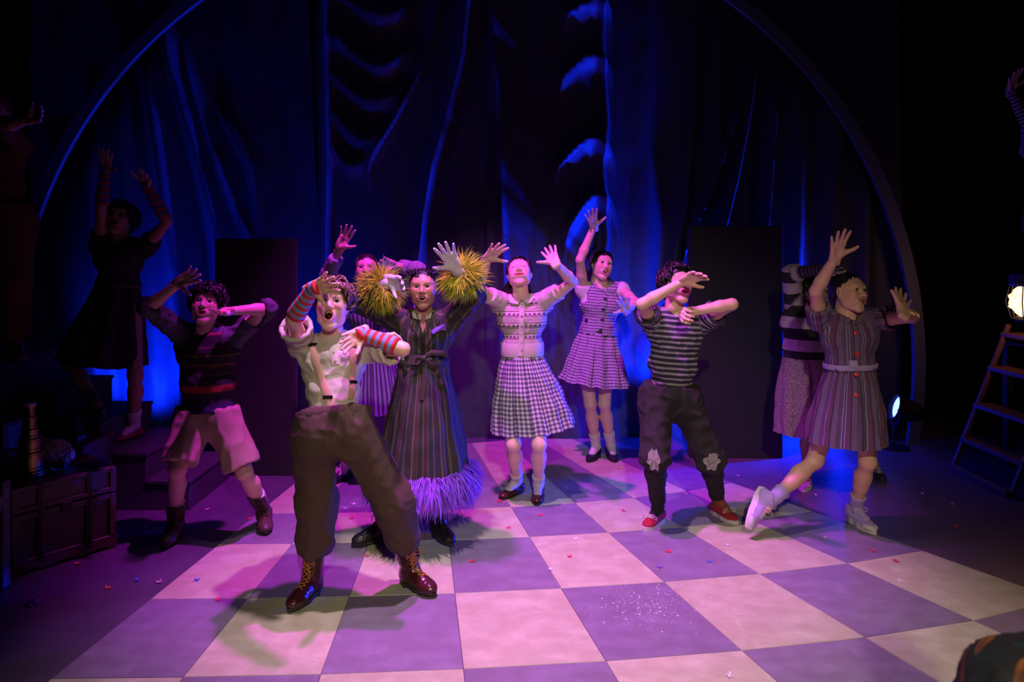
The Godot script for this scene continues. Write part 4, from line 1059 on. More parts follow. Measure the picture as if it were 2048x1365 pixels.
	# suitcase, crate
	var sc := thing("suitcase", "reddish brown suitcase standing at the left behind the trunk", "suitcase", Vector3(-2.96, 0, -3.98))
	slab(sc, "shell", Vector3(0, 0.325, 0), Vector3(0.30, 0.65, 0.18), wood(8, 0.11, 0.035, 0.018, 0.6), 0.02)
	slab(sc, "seam", Vector3(0, 0.325, 0), Vector3(0.305, 0.655, 0.012), dark, 0.004)
	slab(sc, "lock_plate", Vector3(0.08, 0.60, 0.092), Vector3(0.05, 0.03, 0.008), iron)
	var cr := thing("crate", "grey slatted wooden crate at the left edge in front of the trunk", "crate", Vector3(-2.68, 0, -3.17))
	var grey := wood(9, 0.10, 0.10, 0.13, 0.85)
	slab(cr, "core", Vector3(0, 0.26, 0), Vector3(0.45, 0.46, 0.36), paint(0.012, 0.012, 0.014, 0.9))
	for q in 4:
		slab(cr, "slat", Vector3(0.237, 0.075 + q * 0.123, 0), Vector3(0.018, 0.10, 0.40), grey)
		slab(cr, "slat", Vector3(0, 0.075 + q * 0.123, 0.19), Vector3(0.46, 0.10, 0.018), grey)
	for z in [-0.18, 0.18]:
		slab(cr, "post", Vector3(0.255, 0.26, z), Vector3(0.018, 0.51, 0.05), grey)
	slab(cr, "brace", Vector3(0.256, 0.26, 0), Vector3(0.018, 0.05, 0.48), grey, 0.003, Basis(Vector3.RIGHT, 0.85))
	# steep wooden ladder stairs at the right
	var ply := wood(12, 0.13, 0.055, 0.030, 0.6)
	var la := thing("ladder", "steep open wooden ladder with broad treads at the right wing", "ladder", Vector3(3.25, 0, -4.86))
	var lean := Vector3(0.41, 1.05, 0).normalized()
	for z in [-0.30, 0.30]:
		var s := Shape.new()
		s.box(Transform3D(Basis(Vector3(lean.y, -lean.x, 0), lean, Vector3.BACK), Vector3(0, 0.012, z) + lean * 0.57), Vector3(0.028, 1.13, 0.03), 0.003)
		part("stile", s, ply, la)
	slab(la, "foot_rail", Vector3(-0.01, 0.022, 0), Vector3(0.04, 0.044, 0.60), ply)
	for q in 4:
		var y: float = [0.222, 0.472, 0.745, 0.995][q]
		slab(la, "tread", Vector3(0.03 + y * 0.39 + 0.02, y, 0), Vector3(0.15, 0.032, 0.64), ply)
	var pf := thing("platform", "black platform at the head of the wooden ladder", "platform", Vector3(4.12, 0, -4.95))
	slab(pf, "deck", Vector3(0, 0.924, 0), Vector3(0.84, 0.022, 0.74), paint(0.02, 0.02, 0.02, 0.8))
	for x in [-0.38, 0.38]:
		for z in [-0.33, 0.33]:
			slab(pf, "leg", Vector3(x, 0.456, z), Vector3(0.05, 0.912, 0.05), paint(0.02, 0.02, 0.02, 0.8))
	# the glowing lantern over the ladder
	var ln := thing("lantern", "old lantern with a glowing amber glass over the wooden ladder", "lantern", Vector3(3.47, 1.03, -4.72))
	var gf := Field.new(0.011)
	gf.ball(Vector3(0, 0.245, 0), Vector3(0.098, 0.104, 0.098), 0.02)
	var gs := gf.build()
	crumple(gs, 0.022, Vector3(16, 16, 16), false, 3)
	var fire := FastNoiseLite.new()
	fire.frequency = 1.0
	var glow := StandardMaterial3D.new()
	glow.albedo_color = Color(0.9, 0.6, 0.3)
	glow.emission_enabled = true
	glow.emission_operator = BaseMaterial3D.EMISSION_OP_MULTIPLY
	glow.emission = Color(1, 1, 1)
	glow.emission_texture = picture(64, 64, func(u, v):
		var a := 0.5 + fire.get_noise_2d(u * 7.0, v * 7.0)
		return lin(1.0, 0.42, 0.09).lerp(lin(1.0, 0.85, 0.55), clampf(a, 0.0, 1.0)))
	glow.emission_energy_multiplier = 2.6
	glow.uv1_triplanar = true
	glow.uv1_scale = Vector3(3, 3, 3)
	part("lamp_globe", gs, glow, ln)
	var hs := Shape.new()
	hs.lathe([Vector2(0.10, 0.345), Vector2(0.105, 0.36), Vector2(0.098, 0.425), Vector2(0.06, 0.44), Vector2(0.03, 0.47), Vector2(0.0, 0.475)], Transform3D(), 24)
	part("hood", hs, paint(0.10, 0.10, 0.12, 0.4, 0.5), ln)
	var cg := Shape.new()
	for q in 6:
		var a := TAU * q / 6.0 + 0.3
		var d := Vector3(cos(a), 0, sin(a))
		cg.tube([d * 0.10 + Vector3.UP * 0.35, d * 0.125 + Vector3.UP * 0.24, d * 0.09 + Vector3.UP * 0.13, d * 0.03 + Vector3.UP * 0.12], [0.004], 6)
	cg.lathe([Vector2(0.0, 0.10), Vector2(0.06, 0.10), Vector2(0.075, 0.12), Vector2(0.06, 0.14), Vector2(0, 0.14)], Transform3D(), 20)
	cg.tube([Vector3(0, 0.475, 0), Vector3(0.02, 0.62, 0), Vector3(0.06, 0.8, -0.02)], [0.010], 8)
	cg.tube([Vector3(0, 0.11, 0), Vector3(0.10, -0.005, 0.0)], [0.014], 8)
	part("cage", cg, paint(0.04, 0.04, 0.05, 0.4, 0.6), ln)
	var fl := OmniLight3D.new()
	fl.name = "glow"
	fl.light_color = Color(1.0, 0.62, 0.28)
	fl.light_energy = 0.10
	fl.light_size = 0.09
	fl.omni_range = 15.0
	fl.omni_attenuation = 2.0
	fl.shadow_enabled = true
	fl.position = Vector3(0, 0.245, 0)
	ln.add_child(fl)
	audience()

# someone seated in the front row at the right; only a shoulder comes into the frame
func audience() -> void:
	var at := Vector3(1.075, -0.085, -1.20)
	var o := thing("person", "person seated in front of the stage in a dark top with orange leaf print", "person", at)
	var b := Field.new(0.013)
	b.cap(Vector3(0, 1.02, 0), Vector3(0, 1.17, -0.02), 0.055, 0.05, 0.03)
	b.ball(Vector3(0, 1.27, -0.03), Vector3(0.078, 0.115, 0.098), 0.02)
	b.cap(Vector3(0, 0.5, 0.04), Vector3(0, 0.95, 0), 0.12, 0.10, 0.05)
	for s in [-1.0, 1.0]:
		b.cap(Vector3(s * 0.09, 0.48, 0.02), Vector3(s * 0.12, 0.50, -0.40), 0.08, 0.06, 0.04)
		b.cap(Vector3(s * 0.12, 0.50, -0.40), Vector3(s * 0.12, 0.09, -0.40), 0.055, 0.04, 0.03)
		b.cap(Vector3(s * 0.12, 0.13, -0.38), Vector3(s * 0.12, 0.12, -0.52), 0.043, 0.034, 0.03)
		b.cap(Vector3(s * 0.20, 0.92, 0), Vector3(s * 0.25, 0.66, -0.06), 0.05, 0.04, 0.03)
		b.cap(Vector3(s * 0.25, 0.66, -0.06), Vector3(s * 0.14, 0.60, -0.28), 0.04, 0.03, 0.03)
		b.ball(Vector3(s * 0.12, 0.60, -0.33), Vector3(0.04, 0.025, 0.06), 0.02)
	var bsh := b.build()
	for k in bsh.c.size():
		bsh.c[k] = lin(0.35, 0.2, 0.14)
	part("body", bsh, mats.skin, o)
	var f := Field.new(0.011)
	f.cap(Vector3(-0.08, 0.60, 0.04), Vector3(0.08, 0.60, 0.04), 0.16, -1, 0.05)
	f.cap(Vector3(-0.09, 0.85, 0.02), Vector3(0.09, 0.85, 0.02), 0.15, -1, 0.06)
	for s in [-1.0, 1.0]:
		f.cap(Vector3(0, 1.0, 0), Vector3(s * 0.20, 0.93, 0), 0.075, 0.085, 0.06)
		f.cap(Vector3(s * 0.20, 0.93, 0), Vector3(s * 0.26, 0.67, -0.06), 0.085, 0.07, 0.05)
	var fs := f.build()
	crumple(fs, 0.008, Vector3(9, 9, 9), true, 3)
	var print_tex := picture(256, 256, func(u, v):
		var q := Vector2(fposmod(u * 3.0, 1.0) - 0.5, fposmod(v * 3.0 + 0.35 * floor(u * 3.0), 1.0) - 0.5).rotated(0.6)
		var w := q.x * q.x / 0.16 + q.y * q.y / 0.012
		if w < 1.0:
			return lin(0.32, 0.09, 0.012) if absf(q.y) > 0.015 else lin(0.12, 0.04, 0.02)
		var z := Vector2(fposmod(u * 3.0 + 0.5, 1.0) - 0.5, fposmod(v * 3.0 + 0.4, 1.0) - 0.5).rotated(-0.5)
		return lin(0.004, 0.018, 0.026) if z.x * z.x / 0.12 + z.y * z.y / 0.01 < 1.0 else lin(0.006, 0.005, 0.008))
	var pm := cloth(print_tex, Vector3(3.6, 3.6, 3.6), 0.85)
	pm.uv1_triplanar = true
	part("top", fs, pm, o)
	var tf := Field.new(0.013)
	for s in [-1.0, 1.0]:
		tf.cap(Vector3(s * 0.09, 0.50, 0.03), Vector3(s * 0.12, 0.50, -0.40), 0.105, 0.085, 0.04)
		tf.cap(Vector3(s * 0.12, 0.50, -0.40), Vector3(s * 0.12, 0.14, -0.40), 0.080, 0.065, 0.03)
	part("trousers", tf.build(), paint(0.015, 0.015, 0.02, 0.9), o)
	for s in [-1.0, 1.0]:
		var sf := Field.new(0.010)
		sf.cap(Vector3(s * 0.12, 0.137, -0.37), Vector3(s * 0.12, 0.127, -0.52), 0.052, 0.042, 0.03)
		sf.chop(Vector3(s * 0.12, 0.087, -0.45), Vector3.DOWN, 0.3)
		part("shoe", sf.build(), paint(0.02, 0.018, 0.018, 0.5), o)
	var hf := Field.new(0.011)
	hf.ball(Vector3(0, 1.30, -0.015), Vector3(0.088, 0.105, 0.105), 0.02)
	hf.ball(Vector3(0, 1.22, 0.04), Vector3(0.085, 0.12, 0.07), 0.04)
	hf.ball(Vector3(0, 1.25, -0.13), Vector3(0.07, 0.09, 0.07), 0.01, true)
	part("hair", hf.build(), paint(0.012, 0.009, 0.008, 0.5), o)
	var ch := thing("theatre_seat", "dark theatre seat under the person in the leaf print top", "seat", at + Vector3(0, 0.085, 0.0))
	var seat := paint(0.025, 0.010, 0.012, 0.9)
	slab(ch, "cushion", Vector3(0, 0.36, -0.08), Vector3(0.48, 0.10, 0.46), seat, 0.03)
	slab(ch, "backrest", Vector3(0, 0.62, 0.265), Vector3(0.48, 0.56, 0.08), seat, 0.03)
	for x in [-0.22, 0.22]:
		slab(ch, "leg", Vector3(x, 0.16, -0.05), Vector3(0.04, 0.32, 0.36), paint(0.02, 0.02, 0.02, 0.6))

func on_floor(u: float, v: float) -> Vector3:
	return spot(u, v, LENS * EYE.y / (v - HORIZON))

# paper stars and feathers on the boards
func build_litter() -> void:
	var r := RandomNumberGenerator.new()
	r.seed = 12
	var cols := {"red": lin(0.60, 0.03, 0.06), "pink": lin(0.65, 0.30, 0.42), "white": lin(0.75, 0.70, 0.72), "blue": lin(0.05, 0.14, 0.55), "purple": lin(0.20, 0.06, 0.50), "yellow": lin(0.65, 0.42, 0.08), "orange": lin(0.65, 0.20, 0.04)}
	var paper := {}
	for k in cols:
		paper[k] = paint(cols[k].r, cols[k].g, cols[k].b, 0.6)
	var spots := {"red": [V(436, 1203), V(500, 1041), V(734, 1115), V(912, 1042), V(1017, 1058), V(944, 1126), V(1080, 1033), V(1139, 1116), V(998, 1005), V(1350, 1032), V(1337, 1106), V(1792, 1125), V(1746, 1105), V(1912, 1057), V(1008, 974), V(1000, 1005), V(703, 1039), V(1247, 1024)],
		"pink": [V(235, 1076), V(318, 1167), V(415, 1021), V(1905, 1011), V(1372, 990), V(1476, 954), V(1131, 977), V(1650, 1078), V(1632, 993), V(1845, 990)], "white": [V(708, 1011), V(691, 1019), V(1101, 1142), V(1151, 1081), V(1459, 1355), V(1800, 1165), V(1455, 1093)],
		"blue": [V(274, 1163), V(393, 1163), V(297, 1069), V(1419, 1126)], "purple": [V(1319, 1137)], "yellow": [V(155, 1130), V(1237, 938)], "orange": [V(216, 1179)]}
	for k in spots:
		for w in spots[k]:
			var s := Shape.new()
			var arms := r.randi_range(2, 3)
			for q in arms:   # crossed curled slips of paper
				var a: float = PI * q / arms + r.randf() * 0.8
				var d := Vector3(cos(a), 0, sin(a))
				var ln := r.randf_range(0.010, 0.018)
				var h := r.randf_range(0.004, 0.012)
				s.strap([-d * ln + Vector3.UP * h, Vector3.UP * 0.001, d * ln + Vector3.UP * h * 0.4], [Vector3.UP, Vector3.UP, Vector3.UP], 0.007, 0.0008)
			var o := part("confetti", s, paper[k], self)
			o.position = on_floor(w.x, w.y) + Vector3.UP * 0.0035
			tag(o, "small curled %s paper slip lying on the stage floor" % k, "confetti", "paper confetti scattered on the floor")
	var fs := Shape.new()
	fs.add(plumes([Vector3(0, 0.006, 0)], [Vector3(1, 0.12, 0.1)], 46, 0.075, 0.005, 0.2, 0.12, lin(0.20, 0.05, 0.55), lin(0.28, 0.08, 0.65), 5))
	var fo := part("feather", fs, mats.yarn, self)
	fo.position = on_floor(45, 1211)
	tag(fo, "loose purple feather lying on the dark floor in front of the trunk", "feather")
	# white powder on one slate square
	var pw := Shape.new()
	for k in 420:
		var w := V(1290 + r.randfn() * 52.0, 1212 + r.randfn() * 22.0)
		var p := on_floor(w.x, w.y) + Vector3.UP * 0.0036
		var z := r.randf_range(0.0012, 0.0034) if r.randf() < 0.85 else r.randf_range(0.004, 0.007)
		var a := r.randf() * TAU
		var x := Vector3(cos(a), 0, sin(a)) * z
		var y := Vector3(-sin(a), 0, cos(a)) * z * 0.6
		pw.flat3(p - x + y, p + Vector3.UP * z * 0.3, p + x + y)
		pw.flat3(p + x + y, p + Vector3.UP * z * 0.3, p - y)
		pw.flat3(p - y, p + Vector3.UP * z * 0.3, p - x + y)
	var po := part("powder", pw, paint(0.75, 0.70, 0.75, 0.7), self)
	tag(po, "white powder flecks spilled over one slate square", "powder", "", "stuff")

# ---------------------------------------------------------------- people
var wild := FastNoiseLite.new()
var heads := {}
var hands := {}
var shoes := {}
var mats := {}

func between(a: Vector3, b: Vector3, t: float) -> Vector3:
	return a.lerp(b, t)

# where the sight line through a point of the picture meets a solid (both in the person's own axes)
func aim(P: Dictionary, f: Field, u: float, v: float) -> Vector3:
	var dir := Vector3((u - 1024.0) / LENS, -(v - HORIZON) / LENS, -1.0)
	var z: float = -(P.J.pelvis.z + P.base.z) - 0.75
	var o: Vector3 = EYE + dir * z - P.base
	return f.hit(o, dir.normalized(), 1.6)

func spot(u: float, v: float, z: float) -> Vector3:
	return EYE + Vector3((u - 1024.0) / LENS, -(v - HORIZON) / LENS, -1.0) * z

func crumple(sh: Shape, amp: float, freq: Vector3, ridged := true, seed := 1) -> void:
	wild.seed = seed
	for k in sh.v.size():
		var p := sh.v[k]
		var q := wild.get_noise_3d(p.x * freq.x, p.y * freq.y, p.z * freq.z)
		if ridged:
			q = pow(maxf(0.0, 1.0 - absf(q) * 1.9), 1.6) - 0.35
		sh.v[k] = p + sh.n[k] * (q * amp)
	sh.smooth()

# texture coordinates in metres round and along the nearest of some bones [a, b, radius]
func wrap_cloth(sh: Shape, bones: Array) -> void:
	var ax: Array = []
	for b in bones:
		var t: Vector3 = (b[1] - b[0])
		var ln := t.length()
		t /= ln
		var fw := Vector3(0, 0, 1) - t * t.z
		if fw.length() < 0.3:
			fw = Vector3(0, 1, 0) - t * t.y
		fw = fw.normalized()
		ax.append([t, ln, fw, t.cross(fw)])
	for k in sh.v.size():
		var best := 1e9
		var uvk := Vector2.ZERO
		for e in bones.size():
			var d: Vector3 = sh.v[k] - bones[e][0]
			var al := d.dot(ax[e][0])
			var cl := clampf(al, 0.0, ax[e][1])
			var far: float = (d - ax[e][0] * cl).length() - bones[e][2]
			if far < best:
				best = far
				var r: Vector3 = d - ax[e][0] * al
				uvk = Vector2(atan2(r.dot(ax[e][3]), r.dot(ax[e][2])) * bones[e][2], al)
		sh.uv[k] = uvk

func prepare_people() -> void:
	wild.noise_type = FastNoiseLite.TYPE_SIMPLEX_SMOOTH
	wild.frequency = 1.0
	wild.fractal_octaves = 2
	heads["shout"] = head_shape(0.0175, 0.0220, 0.020)
	heads["sing"] = head_shape(0.0190, 0.0105, 0.010)
	heads["smile"] = head_shape(0.0270, 0.0062, 0.005, false, 9.0)
	heads["laugh"] = head_shape(0.0270, 0.0065, 0.005, true, 9.0)
	hands["open"] = hand_shape(1.0, 0.07)
	hands["loose"] = hand_shape(0.55, 0.22)
	hands["fist"] = hand_shape(0.3, 0.95, true)
	var sk := StandardMaterial3D.new()
	sk.vertex_color_use_as_albedo = true
	sk.roughness = 0.48
	sk.subsurf_scatter_enabled = true
	sk.subsurf_scatter_strength = 0.06
	mats["skin"] = sk
	var gl := StandardMaterial3D.new()
	gl.vertex_color_use_as_albedo = true
	gl.roughness = 0.12
	mats["eye"] = gl
	mats["teeth"] = paint(0.72, 0.68, 0.62, 0.3)
	mats["white_cotton"] = paint(0.62, 0.58, 0.58, 0.95)

func basis_from(y: Vector3, z: Vector3) -> Basis:
	var yy := y.normalized()
	var zz := (z - yy * z.dot(yy))
	zz = zz.normalized() if zz.length() > 0.05 else (Vector3(0, 0, 1) - yy * yy.z).normalized()
	return Basis(yy.cross(zz), yy, zz)

# opts: skin, face, iris, hands [A, B] as [shape, palm direction, wears glove], size of head
func make_person(key: String, label: String, opts: Dictionary) -> Dictionary:
	var pose: Dictionary = POSE[key]
	var s: float = pose.s
	var ground: float = opts.get("ground", 0.0)
	var base := Vector3(pose.pelvis.x, ground, pose.pelvis.z)
	var root := thing("person", label, "person", base)
	var J := {}
	for k in pose:
		if pose[k] is Vector3 and k != "turn":
			J[k] = pose[k] - base
	for k in [["tip", "fingers"], ["toe", "toes"]]:
		J[k[0] + "A"] = J[k[1] + "_left"]
		J[k[0] + "B"] = J[k[1] + "_right"]
	var up: Vector3 = (J.neck - J.pelvis).normalized()
	var side: Vector3 = J.shB - J.shA
	side.y *= 0.3
	side = (side - up * side.dot(up)).normalized()
	var fwd := side.cross(up)
	var P := {"key": key, "root": root, "base": base, "J": J, "s": s, "up": up, "side": side, "fwd": fwd, "opts": opts}
	P.chest = between(J.pelvis, J.neck, 0.72)
	P.waist = between(J.pelvis, J.neck, 0.36)
	var t: Vector3 = pose.turn
	var hb := Basis(Vector3.UP, deg_to_rad(t.x)) * Basis(Vector3.RIGHT, -deg_to_rad(t.y)) * Basis(Vector3.BACK, -deg_to_rad(t.z))
	var hs: float = s * opts.get("head", 1.0)
	P.head = Transform3D(hb.scaled(Vector3.ONE * hs), J.head)
	var skin: Color = opts.skin
	# the body: one surface over the bones
	var f := Field.new(opts.get("cell", 0.0115))
	f.cap(J.pelvis - side * 0.055 * s, J.pelvis + side * 0.055 * s, 0.082 * s, -1, 0.04)
	f.cap(P.waist - side * 0.04 * s, P.waist + side * 0.04 * s, 0.072 * s, -1, 0.05)
	f.cap(P.chest - side * 0.062 * s, P.chest + side * 0.062 * s, 0.084 * s, -1, 0.05)
	f.cap(J.pelvis, P.chest, 0.072 * s, -1, 0.05)
	var nape: Vector3 = P.head * Vector3(0, -0.055, -0.022)
	for k in ["A", "B"]:
		var sh: Vector3 = J["sh" + k]
		f.cap(between(J.neck, P.chest, 0.25), sh, 0.050 * s, 0.047 * s, 0.05)
		var m: Vector3 = between(J["el" + k], J["wr" + k], 0.28)
		f.cap(sh, between(sh, J["el" + k], 0.5), 0.044 * s, 0.0385 * s, 0.03)
		f.cap(between(sh, J["el" + k], 0.5), J["el" + k], 0.0385 * s, 0.0335 * s, 0.02)
		f.cap(J["el" + k], m, 0.0335 * s, 0.0355 * s, 0.015)
		f.cap(m, J["wr" + k], 0.0355 * s, 0.0245 * s, 0.015)
		var hip: Vector3 = J["hip" + k]
		var kn: Vector3 = J["kn" + k]
		var an: Vector3 = J["an" + k]
		f.cap(hip, kn, 0.076 * s, 0.047 * s, 0.03)
		var back: Vector3 = -(fwd - (an - kn).normalized() * fwd.dot((an - kn).normalized()))
		f.cap(kn, between(kn, an, 0.5), 0.044 * s, 0.041 * s, 0.02)
		f.cap(between(kn, an, 0.5), an, 0.041 * s, 0.029 * s, 0.02)
		f.ball(between(kn, an, 0.33) + back * 0.016 * s, Vector3.ONE * 0.044 * s, 0.04)
		f.ball(kn + fwd * 0.010 * s, Vector3.ONE * 0.042 * s, 0.02)
		f.cap(an, an + (J["toe" + k] - an).normalized() * 0.05 * s, 0.028 * s, 0.020 * s, 0.015)
	f.cap(J.neck - up * 0.03, nape, 0.056 * s, 0.049 * hs, 0.035)
	var body := f.build()
	for k in body.c.size():
		body.c[k] = skin
	P.field = f
	var hd: Dictionary = heads[opts.face]
	body.add(hd.shape, P.head, skin)
	for k in ["A", "B"]:
		var how: Array = opts.hands[0 if k == "A" else 1]
		var right: bool = k == "A"
		var b := basis_from(J["tip" + k] - J["wr" + k], how[1])
		var xf := Transform3D(b.scaled_local(Vector3(1.0 if right else -1.0, 1, 1) * s), J["wr" + k])
		P["hand" + k] = xf
		if how.size() > 2 and how[2]:
			continue
		body.add(hands[how[0]], xf, skin)
	part("body", body, mats.skin, root)
	face_parts(P, hd)
	return P

func face_parts(P: Dictionary, hd: Dictionary) -> void:
	var root: Node = P.root
	var xf: Transform3D = P.head
	var brow: Color = P.opts.get("brow", Color(0.02, 0.013, 0.01))
	if not hd.shut:
		for s in [-1.0, 1.0]:
			var e := Shape.new()
			e.add(eye_shape(P.opts.get("iris", Color(0.06, 0.03, 0.02))), xf * Transform3D(Basis(), Vector3(s * 0.031, 0.0085, 0.0695)))
			part("eye", e, mats.eye, root)
	for s in [-1.0, 1.0]:
		var b := Shape.new()
		var pts: Array = []
		for q in 6:
			var t := q / 5.0
			pts.append(xf * Vector3(s * (0.014 + 0.036 * t), 0.029 + 0.008 * sin(t * 2.3) - 0.004 * t, 0.0840 - 0.016 * t * t))
		b.tube(pts, [0.0030, 0.0042, 0.0042, 0.0036, 0.0028, 0.0012], 6)
		part("eyebrow", b, paint(brow.r, brow.g, brow.b, 0.8), root)
		var ls := Shape.new()
		var lash: Array = []
		for q in 7:
			var t := q / 6.0 * 2.0 - 1.0
			lash.append(xf * Vector3(s * 0.031 + t * 0.0158, 0.0085 + (0.0078 if not hd.shut else -0.003) * (1.0 - t * t), 0.0815 - 0.005 * t * t + (0.003 if hd.shut else 0.0)))
		ls.tube(lash, [0.0007, 0.0013, 0.0016, 0.0016, 0.0016, 0.0013, 0.0007], 5)
		part("eyelashes", ls, paint(0.006, 0.005, 0.005, 0.7), root)
	var th := Shape.new()
	for q in 8:
		var t := (q - 3.5) / 4.0 * 0.86
		var p := Vector3(t * hd.wide, hd.my + hd.grin * pow(t * hd.wide, 2.0) + maxf(hd.tall, 0.003) * 0.98 * sqrt(maxf(0.0, 1.0 - t * t)) - 0.0035, 0.0775 - t * t * 0.006)
		th.box(xf * Transform3D(Basis(Vector3.UP, t * 0.5), p), Vector3(hd.wide * 0.2, 0.0075, 0.004), 0.001)
	part("teeth", th, mats.teeth, root)

# hair: a close cap and locks that run from the crown; st: cap (grow), locks, long, rad, curl, lift, fringe
func make_hair(P: Dictionary, st: Dictionary, mat: Material) -> Node:
	var f := Field.new(0.0062)
	var g: float = st.get("cap", 0.008)
	f.ball(Vector3(0, 0.034, -0.018), Vector3(0.0745 + g, 0.083 + g, 0.094 + g), 0.02)
	f.cap(Vector3(0, -0.01, -0.075), Vector3(0, -0.055, -0.068), 0.042 + g, 0.034 + g, 0.03)
	var line: float = st.get("line", 0.0)
	f.ball(Vector3(0, -0.022 + line, 0.085), Vector3(0.074, 0.080, 0.078), 0.008, true)
	f.ball(Vector3(0, -0.070, 0.03), Vector3(0.12, 0.072, 0.072), 0.01, true)
	var sh := f.build()
	var out := Shape.new()
	crumple(sh, st.get("rough", 0.003), Vector3(38, 16, 38) if st.get("straight", false) else Vector3(42, 42, 42), true, 5)
	out.add(sh)
	var r := RandomNumberGenerator.new()
	r.seed = hash(P.key)
	var crown := Vector3(0.1, 0.9, -0.45).normalized()
	var ctr := Vector3(0, 0.034, -0.018)
	var rad0 := Vector3(0.0745 + g, 0.083 + g, 0.094 + g)
	for k in int(st.get("locks", 0)):
		var d := Vector3(r.randf_range(-1, 1), r.randf_range(-0.25, 1), r.randf_range(-1, 1)).normalized()
		if d.z > 0.35 and d.y < st.get("start", 0.62):
			continue
		if d.y < 0.1 and d.z > -0.1:
			continue
		var pts: Array = []
		var long: float = st.get("long", 0.06) * r.randf_range(0.7, 1.25)
		var ph := r.randf() * TAU
		var cur: float = st.get("curl", 0.3)
		var swirl: float = r.randfn() * st.get("wild", 0.2)
		var puff := r.randf_range(0.4, 1.6)
		var steps := 9
		var p := d
		for q in steps:
			var t := float(q) / (steps - 1)
			var tang := (p - crown)
			tang = (tang - p * tang.dot(p)).normalized()
			var across := p.cross(tang)
			tang = (tang + across * swirl).normalized()
			var w := sin(ph + t * st.get("waves", 6.0)) * cur
			var pos: Vector3 = ctr + p * rad0 * (1.0 + st.get("lift", 0.06) * puff * sin(t * 2.6) + 0.02 + cur * 0.05 * cos(ph + t * st.get("waves", 6.0)))
			pos += across * w * 0.012
			if pos.z > 0.055 and pos.y < st.get("fringe", 0.060) and absf(pos.x) < 0.066:
				break
			pts.append(pos)
			p = (p + tang * (long / (steps - 1)) / 0.085).normalized()
		if pts.size() < 4:
			continue
		var rr: Array = []
		for q in pts.size():
			var t := float(q) / (pts.size() - 1)
			rr.append(st.get("rad", 0.006) * (0.55 + 0.9 * t - 1.35 * t * t * t) + 0.0006)
		out.tube(pts, rr, 5)
	var fin := Shape.new()
	fin.add(out, P.head)
	return part("hair", fin, mat, P.root)

# torso and sleeves of a top; sleeve is how far down the arm it goes (1 elbow, 2 wrist)
func top_field(P: Dictionary, grow: float, hem: float, sleeve: float, cell := 0.010, slack := 0.0, cuff_wide := 0.0) -> Field:
	var J: Dictionary = P.J
	var s: float = P.s
	var f := Field.new(cell)
	var g := grow
	var low: Vector3 = J.pelvis + P.up * hem
	f.cap(low - P.side * 0.055 * s - P.up * 0.06, low + P.side * 0.055 * s - P.up * 0.06, 0.086 * s + g + slack, -1, 0.04)
	f.cap(P.waist - P.side * 0.043 * s, P.waist + P.side * 0.043 * s, 0.077 * s + g + slack * 0.6, -1, 0.06)
	f.cap(P.chest - P.side * 0.064 * s, P.chest + P.side * 0.064 * s, 0.087 * s + g, -1, 0.06)
	f.cap(low, P.chest, 0.077 * s + g, -1, 0.06)
	for k in ["A", "B"]:
		var sh: Vector3 = J["sh" + k]
		var el: Vector3 = J["el" + k]
		f.cap(between(J.neck, P.chest, 0.22), sh, 0.050 * s + g, 0.048 * s + g, 0.05)
		if sleeve > 0.0:
			var e: Vector3 = between(sh, el, minf(sleeve, 1.0))
			f.cap(sh, e, 0.048 * s + g, 0.042 * s + g + (cuff_wide if sleeve <= 1.0 else 0.0), 0.035)
			if sleeve > 1.0:
				f.cap(el, between(el, J["wr" + k], sleeve - 1.0), 0.041 * s + g, 0.032 * s + g + cuff_wide, 0.025)
			var tail: Vector3 = between(el, J["wr" + k], sleeve - 1.0) if sleeve > 1.0 else e
			var dir: Vector3 = ((J["wr" + k] - el) if sleeve > 1.0 else (el - sh)).normalized()
			f.chop(tail, dir, 0.10 + cuff_wide)
	f.chop(low, -P.up, 0.30)
	return f

func torso_bones(P: Dictionary) -> Array:
	var J: Dictionary = P.J
	return [[J.pelvis, J.neck, 0.13], [J.shA, J.elA, 0.055], [J.shB, J.elB, 0.055], [J.elA, J.wrA, 0.045], [J.elB, J.wrB, 0.045]]

func neck_hole(P: Dictionary, f: Field, r: float, low: float) -> void:
	f.cap(P.J.neck + P.fwd * 0.015 - P.up * low, P.J.neck + P.up * 0.12 + P.fwd * 0.02, r, r * 1.15, 0.006, true)

